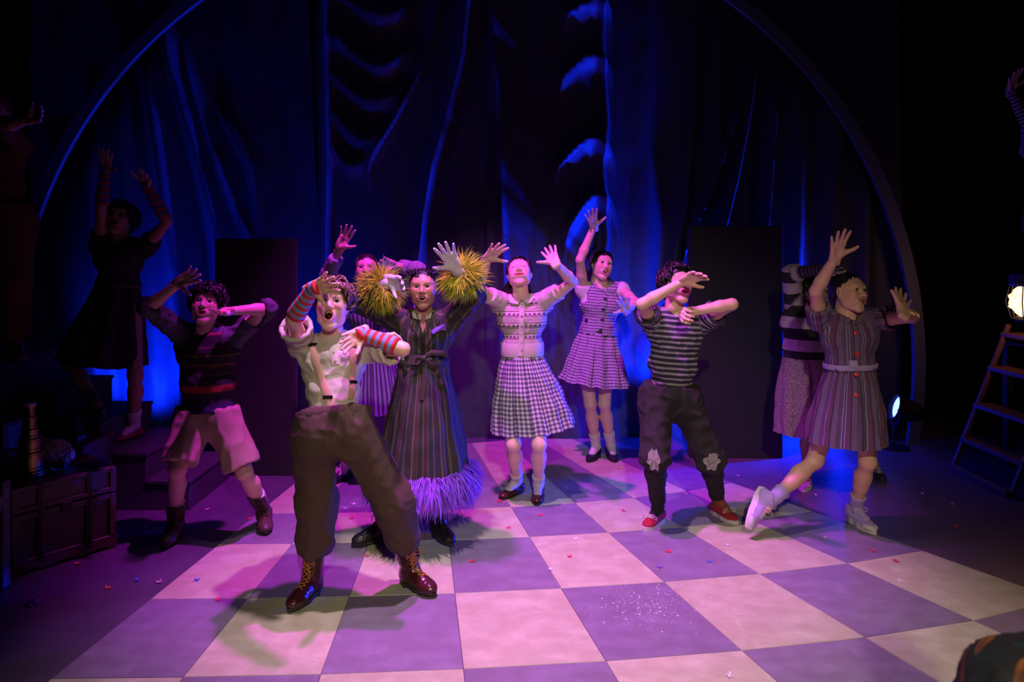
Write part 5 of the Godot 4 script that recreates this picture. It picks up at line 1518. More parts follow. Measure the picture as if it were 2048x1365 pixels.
# a skirt between two ellipses; folds deepen towards the hem
func skirt(P: Dictionary, c0: Vector3, c1: Vector3, a0: Vector2, a1: Vector2, folds: int, deep: float, bulge := 0.0, slant := 0.0, seed := 3, sharp := false, cols := 160, rows := 26) -> Shape:
	var s := Shape.new()
	wild.seed = seed
	var perim := PI * (a1.x + a1.y)
	for q in rows + 1:
		var t := float(q) / rows
		var c := c0.lerp(c1, t)
		var e := pow(t, 0.85)
		for k in cols + 1:
			var a := TAU * k / cols + PI * 1.5    # the seam lies at the back
			var rx := lerpf(a0.x, a1.x, e) + bulge * sin(t * PI)
			var rz := lerpf(a0.y, a1.y, e) + bulge * sin(t * PI)
			var ph := a * folds + 2.2 * wild.get_noise_2d(cos(a) * 1.6, sin(a) * 1.6 + seed)
			var w := sin(ph)
			if sharp:
				w = asin(sin(ph)) / (PI * 0.5)
			var d := deep * (0.25 + 0.75 * t) * w * (0.7 + 0.5 * wild.get_noise_2d(cos(a) * 2.1 + 7.0, sin(a) * 2.1))
			d += 0.6 * deep * wild.get_noise_3d(cos(a) * 2.0, t * 2.5, sin(a) * 2.0)
			var out: Vector3 = P.side * cos(a) * (rx + d) + P.fwd * -sin(a) * (rz + d)
			var p := c + out + Vector3.UP * (slant * t * cos(a))
			p += Vector3.UP * 0.25 * deep * t * sin(ph + 0.8)
			s.vert(p, Vector2(float(k) / cols * perim, t * (c1 - c0).length()))
	for q in rows:
		for k in cols:
			var a := q * (cols + 1) + k
			s.quad(a, a + 1, a + cols + 2, a + cols + 1)
	s.smooth()
	for q in rows + 1:
		var a := q * (cols + 1)
		var m := (s.n[a] + s.n[a + cols]).normalized()
		s.n[a] = m
		s.n[a + cols] = m
	return s

# a band that follows a solid all round an axis
func girdle(f: Field, c: Vector3, axis: Vector3, wide: float, thick := 0.004) -> Shape:
	var s := Shape.new()
	var x := axis.cross(Vector3(0, 0, 1)).normalized()
	var z := x.cross(axis)
	var pts: Array = []
	var ups: Array = []
	for k in 41:
		var a := TAU * k / 40.0
		var d := x * cos(a) + z * sin(a)
		pts.append(f.hit(c + d * 0.4, -d, 0.4) - d * 0.001)
		ups.append(d)
	s.strap(pts, ups, wide, thick)
	return s

func strip_on(P: Dictionary, f: Field, path: Array, wide: float, thick := 0.003, per := 5) -> Shape:
	var s := Shape.new()
	var pts: Array = []
	var ups: Array = []
	for k in path.size() - 1:
		for q in per + (1 if k == path.size() - 2 else 0):
			var w: Vector2 = path[k].lerp(path[k + 1], float(q) / per)
			var p := aim(P, f, w.x, w.y)
			pts.append(p)
			ups.append(f.normal(p))
	s.strap(pts, ups, wide, thick)
	return s

func button_on(P: Dictionary, f: Field, u: float, v: float, r: float, mat: Material, parent: Node) -> void:
	var p := aim(P, f, u, v)
	var nn := f.normal(p)
	var s := Shape.new()
	s.lathe([Vector2(r, -0.002), Vector2(r, 0.011), Vector2(r * 0.7, 0.012), Vector2(r * 0.55, 0.0105), Vector2(0, 0.0115)], Transform3D(Basis(Quaternion(Vector3.UP, nn)), p), 14)
	part("button", s, mat, parent)

# shoes: kind, colours; adds them to the ankles
func put_shoe(P: Dictionary, k: String, kind: String, called: String, upper: Material, sole: Material, lace: Material, way := Basis()) -> Node:
	var J: Dictionary = P.J
	var s: float = P.s
	var an: Vector3 = J["an" + k]
	var dir: Vector3 = J["toe" + k] - an
	dir.y = 0.0
	var b := Basis(Vector3.UP.cross(dir.normalized()), Vector3.UP, dir.normalized())
	if way != Basis():
		b = way
	var drop := 0.1 if kind == "boot" else 0.085
	var id := kind + str(upper.get_instance_id())
	if not shoes.has(id):
		var f := shoe_field(kind, drop)
		var sh := f.build()
		if kind == "boot":
			crumple(sh, 0.0022, Vector3(30, 60, 30), true, 9)
		var set := {"upper": sh.mesh(upper), "shape": sh}
		if kind == "boot":
			set.sole = sole_shape(drop, 0.024, 0.006, 0.012).mesh(sole)
			set.lace_shape = lace_shape(f, -0.035, 0.095, 0.085, 0.03, 7, 0.019)
			set.lace = set.lace_shape.mesh(lace)
		elif kind == "hightop":
			set.sole = sole_shape(drop, 0.036, 0.003, 0.0).mesh(sole)
			set.lace = lace_shape(f, -0.035, 0.015, 0.085, 0.035, 5, 0.017, 0.0028).mesh(lace)
			var cap := Shape.new()
			var cf := Field.new(0.0055)
			cf.ball(Vector3(0, -drop + 0.028, 0.128), Vector3(0.044, 0.025, 0.056), 0.01)
			cf.chop(Vector3(0, 0, 0.128), Vector3(0, 0.2, -1), 0.12)
			cf.chop(Vector3(0, -drop + 0.012, 0.1), Vector3(0, -1, 0), 0.2)
			set.cap = cf.build().mesh(sole)
		elif kind == "sneaker":
			set.sole = sole_shape(drop, 0.022, 0.003, 0.0).mesh(sole)
			set.lace = lace_shape(f, -0.042, -0.030, 0.075, 0.035, 4, 0.016, 0.0028).mesh(lace)
		else:
			set.sole = sole_shape(drop, 0.012, 0.001, 0.006).mesh(sole)
			var st := Shape.new()
			st.strap([Vector3(-0.036, -0.05, -0.02), Vector3(-0.038, -0.015, 0.0), Vector3(-0.02, 0.002, 0.024), Vector3(0, 0.004, 0.030), Vector3(0.02, 0.002, 0.024), Vector3(0.038, -0.015, 0.0), Vector3(0.036, -0.05, -0.02)], [Vector3(-1, 0, 0), Vector3(-1, 0.2, 0.2), Vector3(-0.5, 0.6, 1), Vector3(0, 0.6, 1), Vector3(0.5, 0.6, 1), Vector3(1, 0.2, 0.2), Vector3(1, 0, 0)], 0.012, 0.003)
			st.strap([Vector3(0, 0.002, 0.032), Vector3(0, -0.016, 0.052), Vector3(0, -0.034, 0.080), Vector3(0, -0.040, 0.105)], [Vector3(0, 0.6, 1), Vector3(0, 0.8, 0.8), Vector3(0, 1, 0.4), Vector3(0, 1, 0.2)], 0.012, 0.003)
			set.lace = st.mesh(upper)
		shoes[id] = set
	var set: Dictionary = shoes[id]
	if kind == "boot":   # the shaft leans with the shin
		var shin: Vector3 = b.inverse() * (J["kn" + k] - an)
		var slope := Vector3(shin.x, 0, shin.z) / maxf(shin.y, 0.1)
		set = set.duplicate()
		for w in [["shape", "upper", upper], ["lace_shape", "lace", lace]]:
			var c := Shape.new()
			c.add(set[w[0]])
			for q in c.v.size():
				var y := c.v[q].y + 0.02
				if y > 0.0:
					c.v[q] += slope * (y * minf(1.0, y / 0.04))
			c.smooth()
			set[w[1]] = c.mesh(w[2])
	var o := again(called, set.upper, P.root, Transform3D(b.scaled_local(Vector3.ONE * s), an + Vector3.UP * (0.0)))
	again("sole", set.sole, o)
	again("strap" if kind == "court" else "laces", set.lace, o)
	if set.has("cap"):
		again("toe_cap", set.cap, o)
	return o

func put_sock(P: Dictionary, k: String, high: float, mat: Material, foot := true) -> void:
	var J: Dictionary = P.J
	var s: float = P.s
	var an: Vector3 = J["an" + k]
	var kn: Vector3 = J["kn" + k]
	var f := Field.new(0.0075)
	var up := (kn - an).normalized()
	f.cap(an, an + up * (high + 0.03), 0.0350 * s, 0.0435 * s + high * 0.05, 0.02)
	f.chop(an + up * high, up, 0.09)
	if foot:
		f.cap(an, an + (J["toe" + k] - an).normalized() * 0.10 * s, 0.036 * s, 0.026 * s, 0.02)
	var sh := f.build()
	crumple(sh, 0.003, Vector3(12, 75, 12), true, 4)
	part("sock", sh, mat, P.root)

# trousers or shorts: radii at seat, thigh, knee and end; stop is how far down the leg (1 knee, 2 ankle)
func legwear(P: Dictionary, seat: float, thigh: float, knee: float, end: float, stop: float, top: float, cell := 0.011, gather := false, waist := 0.88) -> Field:
	var J: Dictionary = P.J
	var s: float = P.s
	var f := Field.new(cell)
	var c: Vector3 = J.pelvis
	f.cap(c - P.side * 0.05 * s, c + P.side * 0.05 * s, seat * s, -1, 0.05)
	f.cap(c + P.up * top * 0.6 - P.side * 0.05 * s, c + P.up * top * 0.6 + P.side * 0.05 * s, seat * 0.93 * s, -1, 0.05)
	f.cap(c + P.up * (top + 0.04) - P.side * 0.045 * s, c + P.up * (top + 0.04) + P.side * 0.045 * s, seat * waist * s, -1, 0.05)
	f.cap(J.hipA - P.up * 0.045 * s, J.hipB - P.up * 0.045 * s, seat * 0.86 * s, -1, 0.05)
	for k in ["A", "B"]:
		var hip: Vector3 = J["hip" + k]
		var kn: Vector3 = J["kn" + k]
		var an: Vector3 = J["an" + k]
		if stop <= 1.0:
			var e := between(hip, kn, stop)
			f.cap(hip, e + (kn - hip).normalized() * 0.05, thigh * s, end * s, 0.05)
			f.chop(e, kn - hip, 0.17)
		else:
			f.cap(hip, kn, thigh * s, knee * s, 0.05)
			var e := between(kn, an, stop - 1.0)
			if gather:
				f.cap(kn, between(kn, e, 0.75), knee * s, knee * 1.02 * s, 0.04)
				f.cap(between(kn, e, 0.75), e, knee * 0.98 * s, end * s, 0.02)
			else:
				f.cap(kn, e + (an - kn).normalized() * 0.05, knee * s, end * s, 0.04)
			f.chop(e, an - kn, 0.12)
	f.chop(c + P.up * top, P.up, 0.24)
	return f

func leg_bones(P: Dictionary) -> Array:
	var J: Dictionary = P.J
	return [[J.pelvis + P.up * 0.15, J.pelvis - P.up * 0.05, 0.12], [J.hipA, J.knA, 0.08], [J.hipB, J.knB, 0.08], [J.knA, J.anA, 0.06], [J.knB, J.anB, 0.06]]

# a knitted tube on the forearm, in bands
func arm_warmer(P: Dictionary, k: String, t0: float, t1: float, bands: int, ca: Color, cb: Color, mat: Material) -> void:
	var J: Dictionary = P.J
	var s: float = P.s
	var sh := Shape.new()
	var pts: Array = []
	var rr: Array = []
	var cols: Array = []
	for q in bands:
		for e in 3:
			var t := lerpf(t0, t1, (q + e / 2.0) / bands)
			var p: Vector3 = between(J["el" + k], J["wr" + k], t)
			if t > 1.0:
				p = J["wr" + k] + (J["tip" + k] - J["wr" + k]).normalized() * (t - 1.0) * 0.24
			pts.append(p)
			var r := lerpf(0.0440, 0.0320, clampf((t - 0.28) / 0.72, 0.0, 1.0)) if t <= 1.0 else 0.037
			if t < 0.15:
				r = lerpf(0.0415, 0.0435, maxf(t, 0.0) / 0.15)
			rr.append((r + (0.0012 if e == 1 else -0.0006)) * s)
			cols.append(ca if q % 2 == 0 else cb)
	sh.tube(pts, rr, 18, Vector3.ZERO, 1.0, cols)
	part("arm_warmer", sh, mat, P.root)

func plumes(origin: Array, out: Array, count: int, long: float, wide: float, droop: float, mess: float, ca: Color, cb: Color, seed: int, seg := 6) -> Shape:
	var r := RandomNumberGenerator.new()
	r.seed = seed
	var s := Shape.new()
	for k in count:
		var at := r.randi() % origin.size()
		var p: Vector3 = origin[at]
		var d: Vector3 = (out[at] + Vector3(r.randfn(), r.randfn(), r.randfn()) * mess).normalized()
		var col := ca.lerp(cb, r.randf())
		var ln := long * r.randf_range(0.6, 1.2)
		var w := wide * r.randf_range(0.6, 1.3)
		var crossd := d.cross(Vector3(r.randfn(), r.randfn(), r.randfn())).normalized()
		var bend := Vector3(r.randfn(), r.randfn(), r.randfn()) * 0.12
		var from := s.v.size()
		var from_i := s.i.size()
		for q in seg + 1:
			var t := float(q) / seg
			var ww := w * (0.35 + 1.6 * t - 1.85 * t * t)
			s.vert(p - crossd * ww, Vector2.ZERO, col)
			s.vert(p + crossd * ww, Vector2.ZERO, col)
			d = (d + Vector3.DOWN * droop / seg + bend / seg * 2.0).normalized()
			p += d * (ln / seg)
		for q in seg:
			var a := from + q * 2
			s.quad(a, a + 1, a + 3, a + 2)
		s.smooth(from, from_i)
	return s

# ---------------------------------------------------------------- hands, heads, shoes
# right hand: wrist at the origin, fingers along +y, palm towards +z, thumb towards +x
func hand_shape(spread: float, curl: float, fist := false) -> Shape:
	var f := Field.new(0.0031)
	f.cap(Vector3(-0.012, -0.035, 0), Vector3(-0.014, 0.0, 0), 0.0195, 0.0185, 0.012)
	f.cap(Vector3(0.012, -0.035, 0), Vector3(0.013, 0.0, 0), 0.0195, 0.0185, 0.012)
	f.cap(Vector3(-0.013, 0, 0), Vector3(-0.030, 0.078, 0.0), 0.017, 0.0115, 0.014)
	f.cap(Vector3(-0.004, 0, 0), Vector3(-0.010, 0.086, 0.0), 0.016, 0.0115, 0.014)
	f.cap(Vector3(0.004, 0, 0), Vector3(0.010, 0.088, 0.0), 0.016, 0.0115, 0.014)
	f.cap(Vector3(0.013, 0, 0), Vector3(0.029, 0.083, 0.0), 0.017, 0.0115, 0.014)
	f.ball(Vector3(0.021, 0.03, 0.011), Vector3(0.017, 0.026, 0.012), 0.014)
	f.ball(Vector3(-0.021, 0.028, 0.009), Vector3(0.013, 0.03, 0.011), 0.014)
	f.ball(Vector3(0.0, 0.05, 0.022), Vector3(0.014, 0.022, 0.009), 0.012, true)
	var roots := [Vector3(0.029, 0.083, 0), Vector3(0.010, 0.088, 0), Vector3(-0.010, 0.086, 0), Vector3(-0.030, 0.077, 0)]
	var lens := [[0.040, 0.025, 0.020], [0.045, 0.029, 0.021], [0.041, 0.027, 0.020], [0.031, 0.020, 0.018]]
	var fan := [0.20, 0.05, -0.11, -0.30]
	for q in 4:
		var a: float = fan[q] * spread
		var p: Vector3 = roots[q]
		var bend := curl * (0.7 + 0.12 * q)
		var rad := [0.0100, 0.0092, 0.0083, 0.0070]
		if q == 3:
			rad = [0.0086, 0.0080, 0.0072, 0.0062]
		for s in 3:
			var dir := Vector3(sin(a) * cos(bend), cos(a) * cos(bend), sin(bend))
			var e: Vector3 = p + dir * lens[q][s]
			f.cap(p, e, rad[s], rad[s + 1], 0.004 if s else 0.007)
			p = e
			bend += curl * (1.0 if s == 0 else 0.7)
	if fist:
		f.cap(Vector3(0.024, 0.015, 0.006), Vector3(0.040, 0.050, 0.022), 0.015, 0.0115, 0.012)
		f.cap(Vector3(0.040, 0.050, 0.022), Vector3(0.022, 0.074, 0.038), 0.0112, 0.0095, 0.005)
		f.cap(Vector3(0.022, 0.074, 0.038), Vector3(0.004, 0.078, 0.040), 0.0095, 0.0080, 0.005)
	else:
		var out := 0.75 * spread + 0.2
		var d1 := Vector3(sin(out), cos(out), 0.28).normalized()
		var d2 := Vector3(sin(out - 0.12), cos(out - 0.12), 0.12).normalized()
		var p0 := Vector3(0.019, 0.018, 0.005)
		var p1 := p0 + d1 * 0.042
		var p2 := p1 + d1 * 0.030
		f.cap(p0, p1, 0.0165, 0.0122, 0.014)
		f.cap(p1, p2, 0.0120, 0.0098, 0.005)
		f.cap(p2, p2 + d2 * 0.025, 0.0098, 0.0078, 0.004)
	return f.build()

# head: origin in its middle, face towards +z; wide and tall are the half sizes of the mouth opening, drop lowers the jaw
func head_shape(wide: float, tall: float, drop: float, shut := false, grin := 0.0) -> Dictionary:
	var f := Field.new(0.0034)
	f.ball(Vector3(0, 0.032, -0.014), Vector3(0.074, 0.083, 0.094), 0.02)
	f.ball(Vector3(0, -0.010, 0.024), Vector3(0.0660, 0.086, 0.062), 0.035)
	for s in [-1.0, 1.0]:
		f.cap(Vector3(s * 0.052, -0.030, -0.002), Vector3(s * 0.042, -0.062 - drop * 0.6, 0.012), 0.021, 0.020, 0.02)
		f.cap(Vector3(s * 0.042, -0.062 - drop * 0.6, 0.012), Vector3(s * 0.013, -0.090 - drop, 0.057), 0.020, 0.020, 0.022)
		f.ball(Vector3(s * 0.038, -0.034, 0.042), Vector3(0.026, 0.036, 0.032), 0.025)
	f.ball(Vector3(0, -0.092 - drop, 0.062), Vector3(0.021, 0.017, 0.016), 0.02)
	f.cap(Vector3(0, -0.06, -0.03), Vector3(0, -0.13, -0.045), 0.050, 0.050, 0.02)
	# brow, cheeks
	f.cap(Vector3(-0.034, 0.031, 0.066), Vector3(0.034, 0.031, 0.066), 0.0145, 0.0145, 0.02)
	f.ball(Vector3(-0.037, -0.014, 0.062), Vector3(0.023, 0.021, 0.017), 0.02)
	f.ball(Vector3(0.037, -0.014, 0.062), Vector3(0.023, 0.021, 0.017), 0.02)
	# eye sockets, then lids with a slit
	for s in [-1.0, 1.0]:
		f.ball(Vector3(s * 0.031, 0.010, 0.092), Vector3(0.0195, 0.0125, 0.012), 0.012, true)
		f.ball(Vector3(s * 0.031, 0.010, 0.0685), Vector3(0.0165, 0.0145, 0.0150), 0.005)
		if not shut:
			f.ball(Vector3(s * 0.031, 0.0085, 0.086), Vector3(0.0155, 0.0076, 0.014), 0.002, true)
	# nose
	f.cap(Vector3(0, 0.018, 0.078), Vector3(0, -0.018, 0.099), 0.0075, 0.0105, 0.012)
	f.ball(Vector3(0, -0.022, 0.100), Vector3(0.0115, 0.0095, 0.011), 0.008)
	f.ball(Vector3(-0.0125, -0.026, 0.090), Vector3(0.0085, 0.0075, 0.0095), 0.006)
	f.ball(Vector3(0.0125, -0.026, 0.090), Vector3(0.0085, 0.0075, 0.0095), 0.006)
	for s in [-1.0, 1.0]:
		f.ball(Vector3(s * 0.006, -0.034, 0.096), Vector3(0.0035, 0.004, 0.0045), 0.002, true)
	# mouth: a ring of lips and an opening
	var my := -0.056 - drop * 0.35
	f.ball(Vector3(0, my, 0.070), Vector3(wide + 0.014, tall + 0.014, 0.022), 0.014)
	for q in 20:
		var a := TAU * q / 20.0
		var b := TAU * (q + 1) / 20.0
		var bend := func(t: float) -> Vector3:
			var x := cos(t) * (wide + 0.003)
			return Vector3(x, my + sin(t) * (tall + 0.003) + grin * x * x, 0.0855 - x * x * 14.0 + (0.002 if sin(t) > 0.0 else 0.0))
		var r := 0.0048 if sin(a) < 0.0 else 0.0042
		f.cap(bend.call(a), bend.call(b), r, r, 0.009)
	if grin > 0.0:
		for q in [-1.0, 0.0, 1.0]:
			var x: float = q * wide * 0.55
			f.ball(Vector3(x, my + grin * x * x, 0.086 - x * x * 10.0), Vector3(wide * 0.5, tall * (1.0 - 0.3 * absf(q)), 0.030), 0.002, true, Basis(Vector3.BACK, q * 0.25))
	else:
		f.ball(Vector3(0, my, 0.088), Vector3(wide, maxf(tall, 0.003), 0.034), 0.0025, true)
	# ears
	for s in [-1.0, 1.0]:
		var bs := Basis(Vector3.UP, s * 0.45)
		f.ball(Vector3(s * 0.0755, 0.0, -0.010), Vector3(0.0075, 0.031, 0.0185), 0.006, false, bs)
		f.ball(Vector3(s * 0.0815, 0.003, -0.006), Vector3(0.004, 0.018, 0.010), 0.005, true, bs)
	var sh := f.build()
	# makeup and flesh: lips, cheeks, the dark of the mouth
	for k in sh.v.size():
		var p := sh.v[k]
		var col := Color(1, 1, 1)
		var m := Vector2(p.x / (wide + 0.001), (p.y - my - grin * p.x * p.x) / (maxf(tall, 0.003) + 0.001)).length()
		var m2 := Vector2(p.x / (wide + 0.0078), (p.y - my - grin * p.x * p.x) / (tall + 0.0088)).length()
		if p.z > 0.04 and m < 1.02 and p.z < 0.0835 - p.x * p.x * 14.0:
			col = Color(0.09, 0.025, 0.03)
		elif p.z > 0.06 and m2 < 1.0:
			col = Color(0.80, 0.42, 0.42)
		else:
			for s in [-1.0, 1.0]:
				var d := (p - Vector3(s * 0.042, -0.016, 0.072)).length()
				if d < 0.028:
					col = Color(1, 1, 1).lerp(Color(1.0, 0.78, 0.76), smoothstep(0.028, 0.010, d))
		sh.c[k] = col
	return {"shape": sh, "my": my, "wide": wide, "tall": tall, "drop": drop, "shut": shut, "grin": grin}

func eye_shape(iris: Color) -> Shape:
	var s := Shape.new()
	var rings := 12
	for a in rings + 1:
		var t := PI * a / rings
		for b in 17:
			var w := TAU * b / 16.0
			var col := Color(0.50, 0.46, 0.45)
			if t < 0.34:
				col = Color(0.01, 0.01, 0.01)
			elif t < 0.64:
				col = iris
			s.vert(Vector3(sin(t) * cos(w), sin(t) * sin(w), cos(t)) * 0.0128, Vector2.ZERO, col)
			s.n[-1] = Vector3(sin(t) * cos(w), sin(t) * sin(w), cos(t))
	for a in rings:
		for b in 16:
			var k := a * 17 + b
			s.quad(k, k + 1, k + 18, k + 17)
	return s

# shoes: the ankle joint at the origin, the floor at y = -drop, the toe towards +z
func shoe_field(kind: String, drop: float) -> Field:
	var f := Field.new(0.0055)
	var y := -drop + 0.030
	if kind == "boot":
		f.cap(Vector3(0, y + 0.014, -0.035), Vector3(0, y + 0.012, 0.05), 0.040, 0.040, 0.02)
		f.ball(Vector3(0, y + 0.006, 0.115), Vector3(0.047, 0.036, 0.074), 0.02)
		f.cap(Vector3(0, y + 0.03, -0.01), Vector3(0, y + 0.022, 0.09), 0.041, 0.033, 0.02)
		f.cap(Vector3(0, -0.02, -0.008), Vector3(0, 0.13, -0.008), 0.047, 0.055, 0.03)
		f.chop(Vector3(0, 0.115, 0), Vector3(0, 1, -0.08), 0.12)
		f.cap(Vector3(0, 0.06, -0.008), Vector3(0, 0.2, -0.008), 0.043, 0.048, 0.004, true)
	elif kind == "hightop":
		f.cap(Vector3(0, y + 0.010, -0.035), Vector3(0, y + 0.008, 0.05), 0.037, 0.037, 0.02)
		f.ball(Vector3(0, y, 0.110), Vector3(0.043, 0.028, 0.072), 0.02)
		f.cap(Vector3(0, y + 0.03, -0.01), Vector3(0, y + 0.012, 0.09), 0.038, 0.028, 0.02)
		f.cap(Vector3(0, -0.02, -0.012), Vector3(0, 0.06, -0.014), 0.042, 0.045, 0.03)
		f.chop(Vector3(0, 0.03, 0), Vector3(0, 1, -0.25), 0.12)
		f.cap(Vector3(0, 0.0, -0.014), Vector3(0, 0.2, -0.014), 0.036, 0.040, 0.004, true)
	else:
		f.cap(Vector3(0, y + 0.004, -0.035), Vector3(0, y, 0.05), 0.034, 0.036, 0.02)
		f.ball(Vector3(0, y - 0.004, 0.105), Vector3(0.042, 0.024, 0.072), 0.02)
		if kind == "sneaker":
			f.cap(Vector3(0, y + 0.022, -0.01), Vector3(0, y + 0.006, 0.09), 0.034, 0.025, 0.02)
			f.cap(Vector3(0, -0.03, -0.015), Vector3(0, 0.02, -0.016), 0.037, 0.040, 0.02)
			f.chop(Vector3(0, -0.022, 0.0), Vector3(0, 1, -0.12), 0.12)
			f.cap(Vector3(0, -0.04, -0.014), Vector3(0, 0.2, -0.014), 0.034, 0.034, 0.004, true)
		else:   # a low court shoe, open over the instep
			f.ball(Vector3(0, y + 0.05, 0.025), Vector3(0.034, 0.050, 0.075), 0.006, true)
	f.chop(Vector3(0, -drop + 0.012, 0.05), Vector3(0, -1, 0), 0.22)
	return f

func sole_shape(drop: float, thick: float, grow: float, heel: float) -> Shape:
	var s := Shape.new()
	var outline: Array = []
	for k in 36:
		var t := TAU * k / 36.0
		var z := 0.055 + 0.130 * cos(t)
		var wide := 0.038 + 0.006 * sin((z + 0.07) * 12.0) - (0.007 if z > 0.02 and z < 0.07 else 0.0)
		outline.append(Vector3(sin(t) * (wide + grow), 0, z + grow * cos(t)))
	for lay in 2:
		var zcut := lay == 1
		if zcut and heel <= 0.0:
			continue
		var top := -drop + (thick if not zcut else 0.001)
		var bot := -drop + (heel if not zcut else 0.0)
		if zcut:
			top = -drop + heel + 0.002
		var pts: Array = []
		for p in outline:
			if zcut:
				pts.append(Vector3(p.x * 0.97, 0, minf(p.z, 0.0)))
			else:
				pts.append(p)
		var m := pts.size()
		for k in m:
			var a: Vector3 = pts[k]
			var b: Vector3 = pts[(k + 1) % m]
			if (a - b).length() < 1e-5:
				continue
			s.flat(a + Vector3(0, bot, 0), a + Vector3(0, top, 0), b + Vector3(0, top, 0), b + Vector3(0, bot, 0))
			var ct := Vector3(0, top, 0.0 if not zcut else -0.03)
			s.flat3(ct, b + Vector3(0, top, 0), a + Vector3(0, top, 0))
			var cb := Vector3(0, bot, 0.0 if not zcut else -0.03)
			s.flat3(cb, a + Vector3(0, bot, 0), b + Vector3(0, bot, 0))
	return s

func lace_shape(f: Field, y0: float, y1: float, z0: float, z1: float, rows: int, wide: float, rad := 0.0022, bow := true) -> Shape:
	var s := Shape.new()
	var pt := func(x: float, t: float) -> Vector3:
		var p := Vector3(x, lerpf(y0, y1, t), lerpf(z0, z1, t))
		var out := Vector3(0, 0.6 + 0.0 * t, 0.8).normalized() if t < 0.5 else Vector3(0, 0.15, 1).normalized()
		var h := f.hit(p + out * 0.12, -out, 0.2)
		return h + out * rad * 0.8
	for k in rows:
		var t := float(k) / rows
		var t2 := float(k + 1) / rows
		for sg in [-1.0, 1.0]:
			var pts: Array = []
			for e in 5:
				var q := e / 4.0
				pts.append(pt.call(sg * wide * (1.0 - 2.0 * q), lerpf(t, t2, q)) + Vector3(0, 0, 0.002 if sg > 0.0 else 0.0))
			s.tube(pts, [rad], 5)
	if bow:
		var top: Vector3 = pt.call(0.0, 1.0) + Vector3(0, 0, 0.004)
		for sg in [-1.0, 1.0]:
			s.tube([top, top + Vector3(sg * 0.02, 0.012, 0.014), top + Vector3(sg * 0.042, 0.004, 0.014), top + Vector3(sg * 0.045, -0.016, 0.008), top + Vector3(sg * 0.02, -0.008, 0.01), top], [rad], 5)
			s.tube([top, top + Vector3(sg * 0.010, -0.02, 0.012), top + Vector3(sg * 0.022, -0.05, 0.012), top + Vector3(sg * 0.026, -0.075, 0.006)], [rad], 5)
	return s

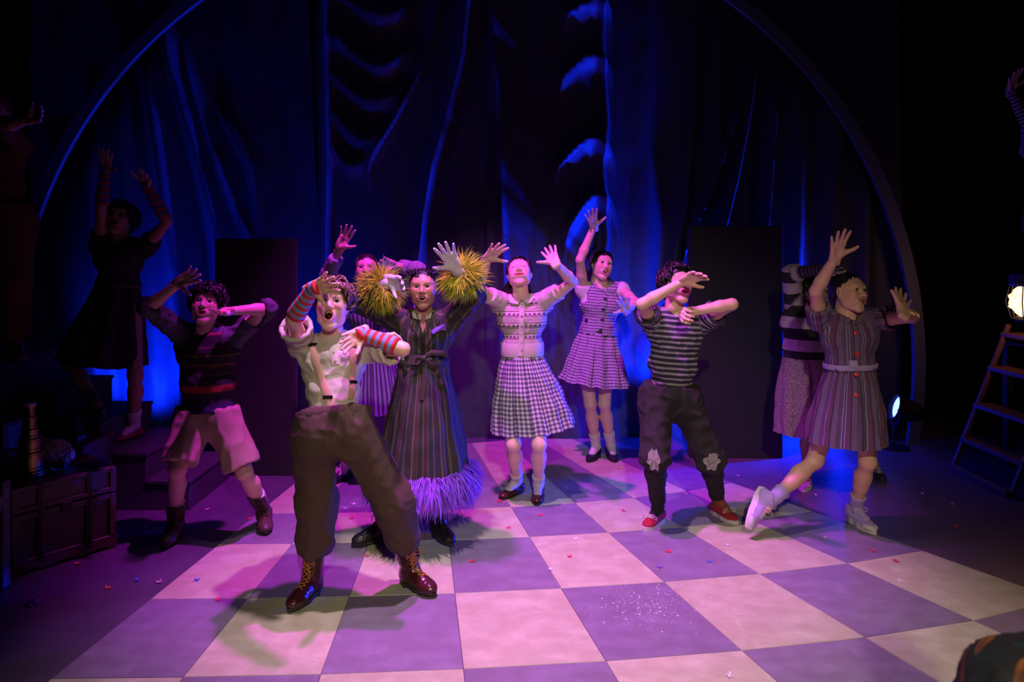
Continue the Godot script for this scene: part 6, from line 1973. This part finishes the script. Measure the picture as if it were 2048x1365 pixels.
# ---------------------------------------------------------------- shapes
class Shape:
	var v := PackedVector3Array()
	var n := PackedVector3Array()
	var uv := PackedVector2Array()
	var c := PackedColorArray()
	var i := PackedInt32Array()
	func vert(p: Vector3, u := Vector2.ZERO, col := Color.WHITE) -> int:
		v.append(p)
		n.append(Vector3.UP)
		uv.append(u)
		c.append(col)
		return v.size() - 1
	func tri(a: int, b: int, d: int) -> void:
		i.append(a)
		i.append(b)
		i.append(d)
	func quad(a: int, b: int, d: int, e: int) -> void:   # clockwise seen from outside
		tri(a, b, d)
		tri(a, d, e)
	func flat(a: Vector3, b: Vector3, d: Vector3, e: Vector3, col := Color.WHITE) -> void:
		var nn := (d - a).cross(b - a).normalized()
		var k := v.size()
		var w := (b - a).length()
		var h := (e - a).length()
		vert(a, Vector2(0, 0), col)
		vert(b, Vector2(w, 0), col)
		vert(d, Vector2(w, h), col)
		vert(e, Vector2(0, h), col)
		for q in 4:
			n[k + q] = nn
		quad(k, k + 1, k + 2, k + 3)
	func flat3(a: Vector3, b: Vector3, d: Vector3, col := Color.WHITE) -> void:
		var nn := (d - a).cross(b - a).normalized()
		var k := v.size()
		vert(a, Vector2.ZERO, col)
		vert(b, Vector2.ZERO, col)
		vert(d, Vector2.ZERO, col)
		for q in 3:
			n[k + q] = nn
		tri(k, k + 1, k + 2)
	func smooth(from := 0, from_i := 0) -> void:
		for k in range(from, v.size()):
			n[k] = Vector3.ZERO
		for t in range(from_i, i.size(), 3):
			var a := i[t]
			var b := i[t + 1]
			var d := i[t + 2]
			var nn := (v[d] - v[a]).cross(v[b] - v[a])
			n[a] += nn
			n[b] += nn
			n[d] += nn
		for k in range(from, v.size()):
			n[k] = n[k].normalized() if n[k].length_squared() > 1e-20 else Vector3.UP
	func add(o: Shape, xf := Transform3D(), tint := Color(0, 0, 0, 0)) -> void:
		var k := v.size()
		var flip := xf.basis.determinant() < 0.0
		var nb := xf.basis.inverse().transposed()
		for q in o.v.size():
			v.append(xf * o.v[q])
			n.append((nb * o.n[q]).normalized())
		uv.append_array(o.uv)
		if tint.a > 0.0:
			for q in o.v.size():
				c.append(o.c[q] * tint)
		else:
			c.append_array(o.c)
		for t in range(0, o.i.size(), 3):
			i.append(o.i[t] + k)
			i.append(o.i[t + (2 if flip else 1)] + k)
			i.append(o.i[t + (1 if flip else 2)] + k)
	func box(xf: Transform3D, size: Vector3, bevel := 0.004, col := Color.WHITE) -> void:
		var h := size * 0.5
		var g: float = minf(bevel, minf(h.x, minf(h.y, h.z)) * 0.9)
		# three points for each corner, one lying on each of its faces
		var pt := func(s: Vector3, axis: int) -> Vector3:
			var q := Vector3(s.x * (h.x - g), s.y * (h.y - g), s.z * (h.z - g))
			q[axis] = s[axis] * h[axis]
			return xf * q
		for axis in 3:
			var u := (axis + 1) % 3
			var w := (axis + 2) % 3
			for sg in [-1.0, 1.0]:
				var cs: Array[Vector3] = []
				for e in [[-1, -1], [1, -1], [1, 1], [-1, 1]]:
					var s := Vector3.ZERO
					s[axis] = sg
					s[u] = e[0]
					s[w] = e[1]
					cs.append(pt.call(s, axis))
				if sg > 0.0:
					flat(cs[3], cs[2], cs[1], cs[0], col)
				else:
					flat(cs[0], cs[1], cs[2], cs[3], col)
			for su in [-1.0, 1.0]:
				for sw in [-1.0, 1.0]:
					var a := Vector3.ZERO
					a[axis] = -1.0
					a[u] = su
					a[w] = sw
					var b := a
					b[axis] = 1.0
					var q := [pt.call(a, u), pt.call(b, u), pt.call(b, w), pt.call(a, w)]
					if su * sw > 0.0:
						flat(q[3], q[2], q[1], q[0], col)
					else:
						flat(q[0], q[1], q[2], q[3], col)
		for sx in [-1.0, 1.0]:
			for sy in [-1.0, 1.0]:
				for sz in [-1.0, 1.0]:
					var s := Vector3(sx, sy, sz)
					if sx * sy * sz > 0.0:
						flat3(pt.call(s, 2), pt.call(s, 1), pt.call(s, 0), col)
					else:
						flat3(pt.call(s, 0), pt.call(s, 1), pt.call(s, 2), col)
	# a round bar through points; r holds a radius for each point, flat squeezes it across "lead"
	func tube(pts: Array, r: Array, sides := 8, lead := Vector3.ZERO, squeeze := 1.0, cols: Array = [], caps := true, vlen := 1.0) -> void:
		var from := v.size()
		var from_i := i.size()
		var m := pts.size()
		var t0: Vector3 = (pts[1] - pts[0]).normalized()
		var x: Vector3 = lead if lead != Vector3.ZERO else (Vector3.RIGHT if absf(t0.x) < 0.8 else Vector3.UP)
		var run := 0.0
		for k in m:
			var t: Vector3 = (pts[mini(k + 1, m - 1)] - pts[maxi(k - 1, 0)])
			t = t.normalized() if t.length_squared() > 1e-12 else t0
			x = (x - t * x.dot(t))
			x = x.normalized() if x.length_squared() > 1e-10 else Vector3.RIGHT
			var y := t.cross(x)
			if k > 0:
				run += (pts[k] - pts[k - 1]).length()
			var rr: float = r[k] if r.size() == m else lerpf(r[0], r[r.size() - 1], float(k) / (m - 1))
			var col: Color = cols[k] if cols.size() == m else (cols[0] if cols.size() == 1 else Color.WHITE)
			for s in sides + 1:
				var a := TAU * s / sides
				vert(pts[k] + x * (cos(a) * rr) + y * (sin(a) * rr * squeeze), Vector2(float(s) / sides, run * vlen), col)
		for k in m - 1:
			for s in sides:
				var a := from + k * (sides + 1) + s
				var b := a + sides + 1
				quad(a, a + 1, b + 1, b)
		if caps:
			for e in [0, m - 1]:
				var cc := vert(pts[e], Vector2.ZERO, cols[e] if cols.size() == m else (cols[0] if cols.size() == 1 else Color.WHITE))
				for s in sides:
					var a := from + int(e) * (sides + 1) + s
					if e == 0:
						tri(cc, a + 1, a)
					else:
						tri(cc, a, a + 1)
		smooth(from, from_i)
		for k in m:   # close the seam
			var a := from + k * (sides + 1)
			var s2 := (n[a] + n[a + sides]).normalized()
			n[a] = s2
			n[a + sides] = s2
	# a turned profile: points (radius, height) about the y axis
	func lathe(prof: Array, xf := Transform3D(), sides := 24, col := Color.WHITE) -> void:
		var run := 0.0
		for k in prof.size() - 1:
			var p: Vector2 = prof[k]
			var q: Vector2 = prof[k + 1]
			var d := (q - p)
			var nn := Vector2(d.y, -d.x).normalized()
			var from := v.size()
			for s in sides + 1:
				var a := TAU * s / sides
				var cx := cos(a)
				var cz := sin(a)
				vert(xf * Vector3(p.x * cx, p.y, p.x * cz), Vector2(float(s) / sides, run), col)
				n[-1] = (xf.basis * Vector3(nn.x * cx, nn.y, nn.x * cz)).normalized()
				vert(xf * Vector3(q.x * cx, q.y, q.x * cz), Vector2(float(s) / sides, run + d.length()), col)
				n[-1] = n[-2]
			run += d.length()
			for s in sides:
				var a := from + s * 2
				quad(a, a + 2, a + 3, a + 1)
	# a flat strip with thickness that lies on a surface; up[k] is the outward direction
	func strap(pts: Array, up: Array, wide: float, thick := 0.003, col := Color.WHITE) -> void:
		var from := v.size()
		var from_i := i.size()
		var m := pts.size()
		var run := 0.0
		for k in m:
			var t: Vector3 = (pts[mini(k + 1, m - 1)] - pts[maxi(k - 1, 0)]).normalized()
			var o: Vector3 = (up[k] - t * up[k].dot(t)).normalized()
			var sd := t.cross(o)
			if k > 0:
				run += (pts[k] - pts[k - 1]).length()
			var w := wide * 0.5
			vert(pts[k] - sd * w, Vector2(0, run), col)
			vert(pts[k] - sd * w + o * thick, Vector2(0, run), col)
			vert(pts[k] + o * thick * 1.3, Vector2(0.5, run), col)
			vert(pts[k] + sd * w + o * thick, Vector2(1, run), col)
			vert(pts[k] + sd * w, Vector2(1, run), col)
		for k in m - 1:
			for s in 4:
				var a := from + k * 5 + s
				quad(a, a + 1, a + 6, a + 5)
		smooth(from, from_i)
	func mesh(mat: Material) -> ArrayMesh:
		var arr := []
		arr.resize(Mesh.ARRAY_MAX)
		arr[Mesh.ARRAY_VERTEX] = v
		arr[Mesh.ARRAY_NORMAL] = n
		arr[Mesh.ARRAY_TEX_UV] = uv
		arr[Mesh.ARRAY_COLOR] = c
		arr[Mesh.ARRAY_INDEX] = i
		var m := ArrayMesh.new()
		m.add_surface_from_arrays(Mesh.PRIMITIVE_TRIANGLES, arr)
		m.surface_set_material(0, mat)
		return m


# ---------------------------------------------------------------- smooth solids
# a list of capsules, ellipsoids and cuts, joined by a smooth minimum and meshed as surface nets
class Field:
	var cell := 0.012
	var prims: Array = []
	func _init(size := 0.012) -> void:
		cell = size
	func cap(a: Vector3, b: Vector3, ra: float, rb := -1.0, k := 0.03, cut := false) -> Field:
		prims.append([0, a, b, ra, ra if rb < 0.0 else rb, maxf(k, 0.0005), cut])
		return self
	func ball(p: Vector3, r: Vector3, k := 0.02, cut := false, bs := Basis()) -> Field:
		prims.append([1, p, bs, r, 0.0, maxf(k, 0.0005), cut])
		return self
	# removes what lies beyond the plane through p towards nrm, within a ball of radius reach
	func chop(p: Vector3, nrm: Vector3, reach: float) -> Field:
		prims.append([2, p, nrm.normalized(), reach, 0.0, 0.001, true])
		return self
	func dist(p: Vector3) -> float:
		var f := 1.0
		for q in prims:
			var d := 0.0
			if q[0] == 0:
				var ba: Vector3 = q[2] - q[1]
				var t := clampf((p - q[1]).dot(ba) / maxf(ba.length_squared(), 1e-9), 0.0, 1.0)
				d = (p - q[1] - ba * t).length() - lerpf(q[3], q[4], t)
			elif q[0] == 1:
				var l: Vector3 = (q[2] as Basis).inverse() * (p - q[1])
				var r: Vector3 = q[3]
				var k0 := (l / r).length()
				var k1 := (l / (r * r)).length()
				d = k0 * (k0 - 1.0) / maxf(k1, 1e-6)
			else:
				if (p - q[1]).length() < q[3]:
					f = maxf(f, (p - q[1]).dot(q[2]))
				continue
			var k: float = q[5]
			if q[6]:
				var h := maxf(k - absf(f + d), 0.0) / k
				f = maxf(f, -d) + h * h * k * 0.25
			else:
				var h := maxf(k - absf(f - d), 0.0) / k
				f = minf(f, d) - h * h * k * 0.25
		return f
	# the surface point met when coming from "p" along "dir"
	func hit(p: Vector3, dir: Vector3, far := 1.0) -> Vector3:
		var t := 0.0
		for s in 60:
			var d := dist(p + dir * t)
			if d < 0.0008:
				break
			t += minf(d * 0.8, 0.05)
			if t > far:
				break
		return p + dir * t
	func normal(p: Vector3) -> Vector3:
		var e := 0.004
		return Vector3(dist(p + Vector3(e, 0, 0)) - dist(p - Vector3(e, 0, 0)), dist(p + Vector3(0, e, 0)) - dist(p - Vector3(0, e, 0)), dist(p + Vector3(0, 0, e)) - dist(p - Vector3(0, 0, e))).normalized()
	func build() -> Shape:
		var lo := Vector3(1e9, 1e9, 1e9)
		var hi := -lo
		for q in prims:
			if q[6]:
				continue
			if q[0] == 0:
				var r: float = maxf(q[3], q[4])
				lo = lo.min((q[1] as Vector3).min(q[2]) - Vector3.ONE * r)
				hi = hi.max((q[1] as Vector3).max(q[2]) + Vector3.ONE * r)
			else:
				var r: float = maxf(q[3].x, maxf(q[3].y, q[3].z))
				lo = lo.min(q[1] - Vector3.ONE * r)
				hi = hi.max(q[1] + Vector3.ONE * r)
		lo -= Vector3.ONE * cell * 3.3
		hi += Vector3.ONE * cell * 3.3
		var nx := int((hi.x - lo.x) / cell) + 1
		var ny := int((hi.y - lo.y) / cell) + 1
		var nz := int((hi.z - lo.z) / cell) + 1
		var nxy := nx * ny
		var f := PackedFloat32Array()
		f.resize(nxy * nz)
		f.fill(1.0)
		var mark := PackedByteArray()
		mark.resize(nxy * nz)
		var list := PackedInt32Array()
		var thr := cell * 1.85
		for q in prims:
			var k: float = q[5]
			var cut: bool = q[6]
			var type: int = q[0]
			var p: Vector3 = q[1]
			var blo := p
			var bhi := p
			var pad := k + cell * 2.0
			var rmax := 0.0
			if type == 0:
				blo = p.min(q[2])
				bhi = p.max(q[2])
				rmax = maxf(q[3], q[4])
			elif type == 1:
				rmax = maxf(q[3].x, maxf(q[3].y, q[3].z))
			else:
				rmax = q[3]
				pad = 0.0
			blo -= Vector3.ONE * (rmax + pad)
			bhi += Vector3.ONE * (rmax + pad)
			var x0 := clampi(int((blo.x - lo.x) / cell), 1, nx - 2)
			var x1 := clampi(int((bhi.x - lo.x) / cell) + 1, 1, nx - 2)
			var y0 := clampi(int((blo.y - lo.y) / cell), 1, ny - 2)
			var y1 := clampi(int((bhi.y - lo.y) / cell) + 1, 1, ny - 2)
			var z0 := clampi(int((blo.z - lo.z) / cell), 1, nz - 2)
			var z1 := clampi(int((bhi.z - lo.z) / cell) + 1, 1, nz - 2)
			var ax := p.x
			var ay := p.y
			var az := p.z
			var bx := 0.0
			var by := 0.0
			var bz := 0.0
			var inv := 0.0
			var ra := 0.0
			var dr := 0.0
			var rr2 := (rmax + pad) * (rmax + pad)
			var il := Basis()
			var er := Vector3.ONE
			var er2 := Vector3.ONE
			if type == 0:
				var ba: Vector3 = q[2] - p
				bx = ba.x
				by = ba.y
				bz = ba.z
				inv = 1.0 / maxf(ba.length_squared(), 1e-9)
				ra = q[3]
				dr = q[4] - q[3]
			elif type == 1:
				il = (q[2] as Basis).inverse()
				er = q[3]
				er2 = er * er
			else:
				bx = q[2].x
				by = q[2].y
				bz = q[2].z
			var ik := 1.0 / k
			for iz in range(z0, z1 + 1):
				var dz := lo.z + iz * cell - az
				for iy in range(y0, y1 + 1):
					var dy := lo.y + iy * cell - ay
					var row := iz * nxy + iy * nx
					var part := dy * by + dz * bz
					for ix in range(x0, x1 + 1):
						var dx := lo.x + ix * cell - ax
						var d := 0.0
						if type == 0:
							var t := (dx * bx + part) * inv
							if t < 0.0:
								t = 0.0
							elif t > 1.0:
								t = 1.0
							var ex := dx - bx * t
							var ey := dy - by * t
							var ez := dz - bz * t
							var d2 := ex * ex + ey * ey + ez * ez
							if d2 > rr2:
								continue
							d = sqrt(d2) - ra - dr * t
						elif type == 1:
							var l := il * Vector3(dx, dy, dz)
							var k0 := (l / er).length()
							var k1 := (l / er2).length()
							d = k0 * (k0 - 1.0) / maxf(k1, 1e-6)
							if d > pad:
								continue
						else:
							if dx * dx + dy * dy + dz * dz > rr2:
								continue
							d = -(dx * bx + part)
						var at := row + ix
						var o := f[at]
						var w := 0.0
						if cut:
							d = -d
							w = k - absf(o - d)
							if o > d:
								d = o
							if w > 0.0:
								d += w * w * ik * 0.25
						else:
							w = k - absf(o - d)
							if o < d:
								d = o
							if w > 0.0:
								d -= w * w * ik * 0.25
						f[at] = d
						if d < thr and d > -thr and mark[at] == 0:
							mark[at] = 1
							list.append(at)
		var sh := Shape.new()
		var vid := PackedInt32Array()
		vid.resize(nxy * nz)
		vid.fill(-1)
		var off := [0, 1, nx, nx + 1, nxy, nxy + 1, nxy + nx, nxy + nx + 1]
		var val := PackedFloat32Array()
		val.resize(8)
		for at in list:
			var neg := 0
			for e in 8:
				var q := f[at + off[e]]
				val[e] = q
				if q < 0.0:
					neg += 1
			if neg == 0 or neg == 8:
				continue
			var sx := 0.0
			var sy := 0.0
			var sz := 0.0
			var m := 0
			for e in 8:
				var a := val[e]
				if e & 1 == 0:
					var b := val[e | 1]
					if (a < 0.0) != (b < 0.0):
						sx += a / (a - b)
						sy += (e >> 1) & 1
						sz += e >> 2
						m += 1
				if e & 2 == 0:
					var b := val[e | 2]
					if (a < 0.0) != (b < 0.0):
						sx += e & 1
						sy += a / (a - b)
						sz += e >> 2
						m += 1
				if e & 4 == 0:
					var b := val[e | 4]
					if (a < 0.0) != (b < 0.0):
						sx += e & 1
						sy += (e >> 1) & 1
						sz += a / (a - b)
						m += 1
			var iz := at / nxy
			var iy := (at - iz * nxy) / nx
			var ix := at - iz * nxy - iy * nx
			var g := 1.0 / m
			vid[at] = sh.vert(lo + Vector3(ix + sx * g, iy + sy * g, iz + sz * g) * cell)
		for at in list:
			var a := f[at] < 0.0
			if a != (f[at + 1] < 0.0):
				_face(sh, vid, at, nx, nxy, a)
			if a != (f[at + nx] < 0.0):
				_face(sh, vid, at, nxy, 1, a)
			if a != (f[at + nxy] < 0.0):
				_face(sh, vid, at, 1, nx, a)
		sh.smooth()
		return sh
	func _face(sh: Shape, vid: PackedInt32Array, at: int, u: int, w: int, inside: bool) -> void:
		var a := vid[at]
		var b := vid[at - u]
		var d := vid[at - u - w]
		var e := vid[at - w]
		if a < 0 or b < 0 or d < 0 or e < 0:
			return
		if inside:
			sh.quad(e, d, b, a)
		else:
			sh.quad(a, b, d, e)


# ---------------------------------------------------------------- scene helpers
var taken := {}

func numbered(called: String) -> String:
	var k: int = taken.get(called, 0)
	taken[called] = k + 1
	return called if k == 0 else "%s_%03d" % [called, k]

func tag(o: Node, label := "", category := "", group := "", kind := "") -> void:
	if label:
		o.set_meta("label", label)
	if category:
		o.set_meta("category", category)
	if group:
		o.set_meta("group", group)
	if kind:
		o.set_meta("kind", kind)

func thing(called: String, label: String, category: String, at := Vector3.ZERO, group := "") -> Node3D:
	var o := Node3D.new()
	o.name = numbered(called)
	add_child(o)
	o.position = at
	tag(o, label, category, group)
	return o

func part(called: String, sh: Shape, mat: Material, parent: Node, label := "") -> MeshInstance3D:
	var o := MeshInstance3D.new()
	o.name = called if parent != self else numbered(called)
	o.mesh = sh.mesh(mat)
	parent.add_child(o, true)
	if label:
		o.set_meta("label", label)
	return o

func again(called: String, mesh: Mesh, parent: Node, xf := Transform3D()) -> MeshInstance3D:
	var o := MeshInstance3D.new()
	o.name = called
	o.mesh = mesh
	parent.add_child(o, true)
	o.transform = xf
	return o

func structure(called: String, sh: Shape, mat: Material) -> MeshInstance3D:
	var o := part(called, sh, mat, self)
	tag(o, "", "", "", "structure")
	return o

func paint(r: float, g: float, b: float, rough := 0.85, metal := 0.0) -> StandardMaterial3D:
	var m := StandardMaterial3D.new()
	m.albedo_color = Color(r, g, b).linear_to_srgb()
	m.roughness = rough
	m.metallic = metal
	return m

func cloth(tex: Texture2D, scale := Vector3.ONE, rough := 0.9) -> StandardMaterial3D:
	var m := StandardMaterial3D.new()
	m.albedo_texture = tex
	m.uv1_scale = scale
	m.roughness = rough
	return m

# a texture computed point by point; fn(u, v) gives a linear colour
func picture(w: int, h: int, fn: Callable) -> ImageTexture:
	var im := Image.create(w, h, false, Image.FORMAT_RGB8)
	for y in h:
		for x in w:
			var col: Color = fn.call((x + 0.5) / w, (y + 0.5) / h)
			im.set_pixel(x, y, col.linear_to_srgb())
	return ImageTexture.create_from_image(im)

func lin(r: float, g: float, b: float) -> Color:
	return Color(r, g, b)

func look(at: Vector3, to: Vector3, up := Vector3.UP) -> Transform3D:
	return Transform3D(Basis.looking_at(to - at, up), at)
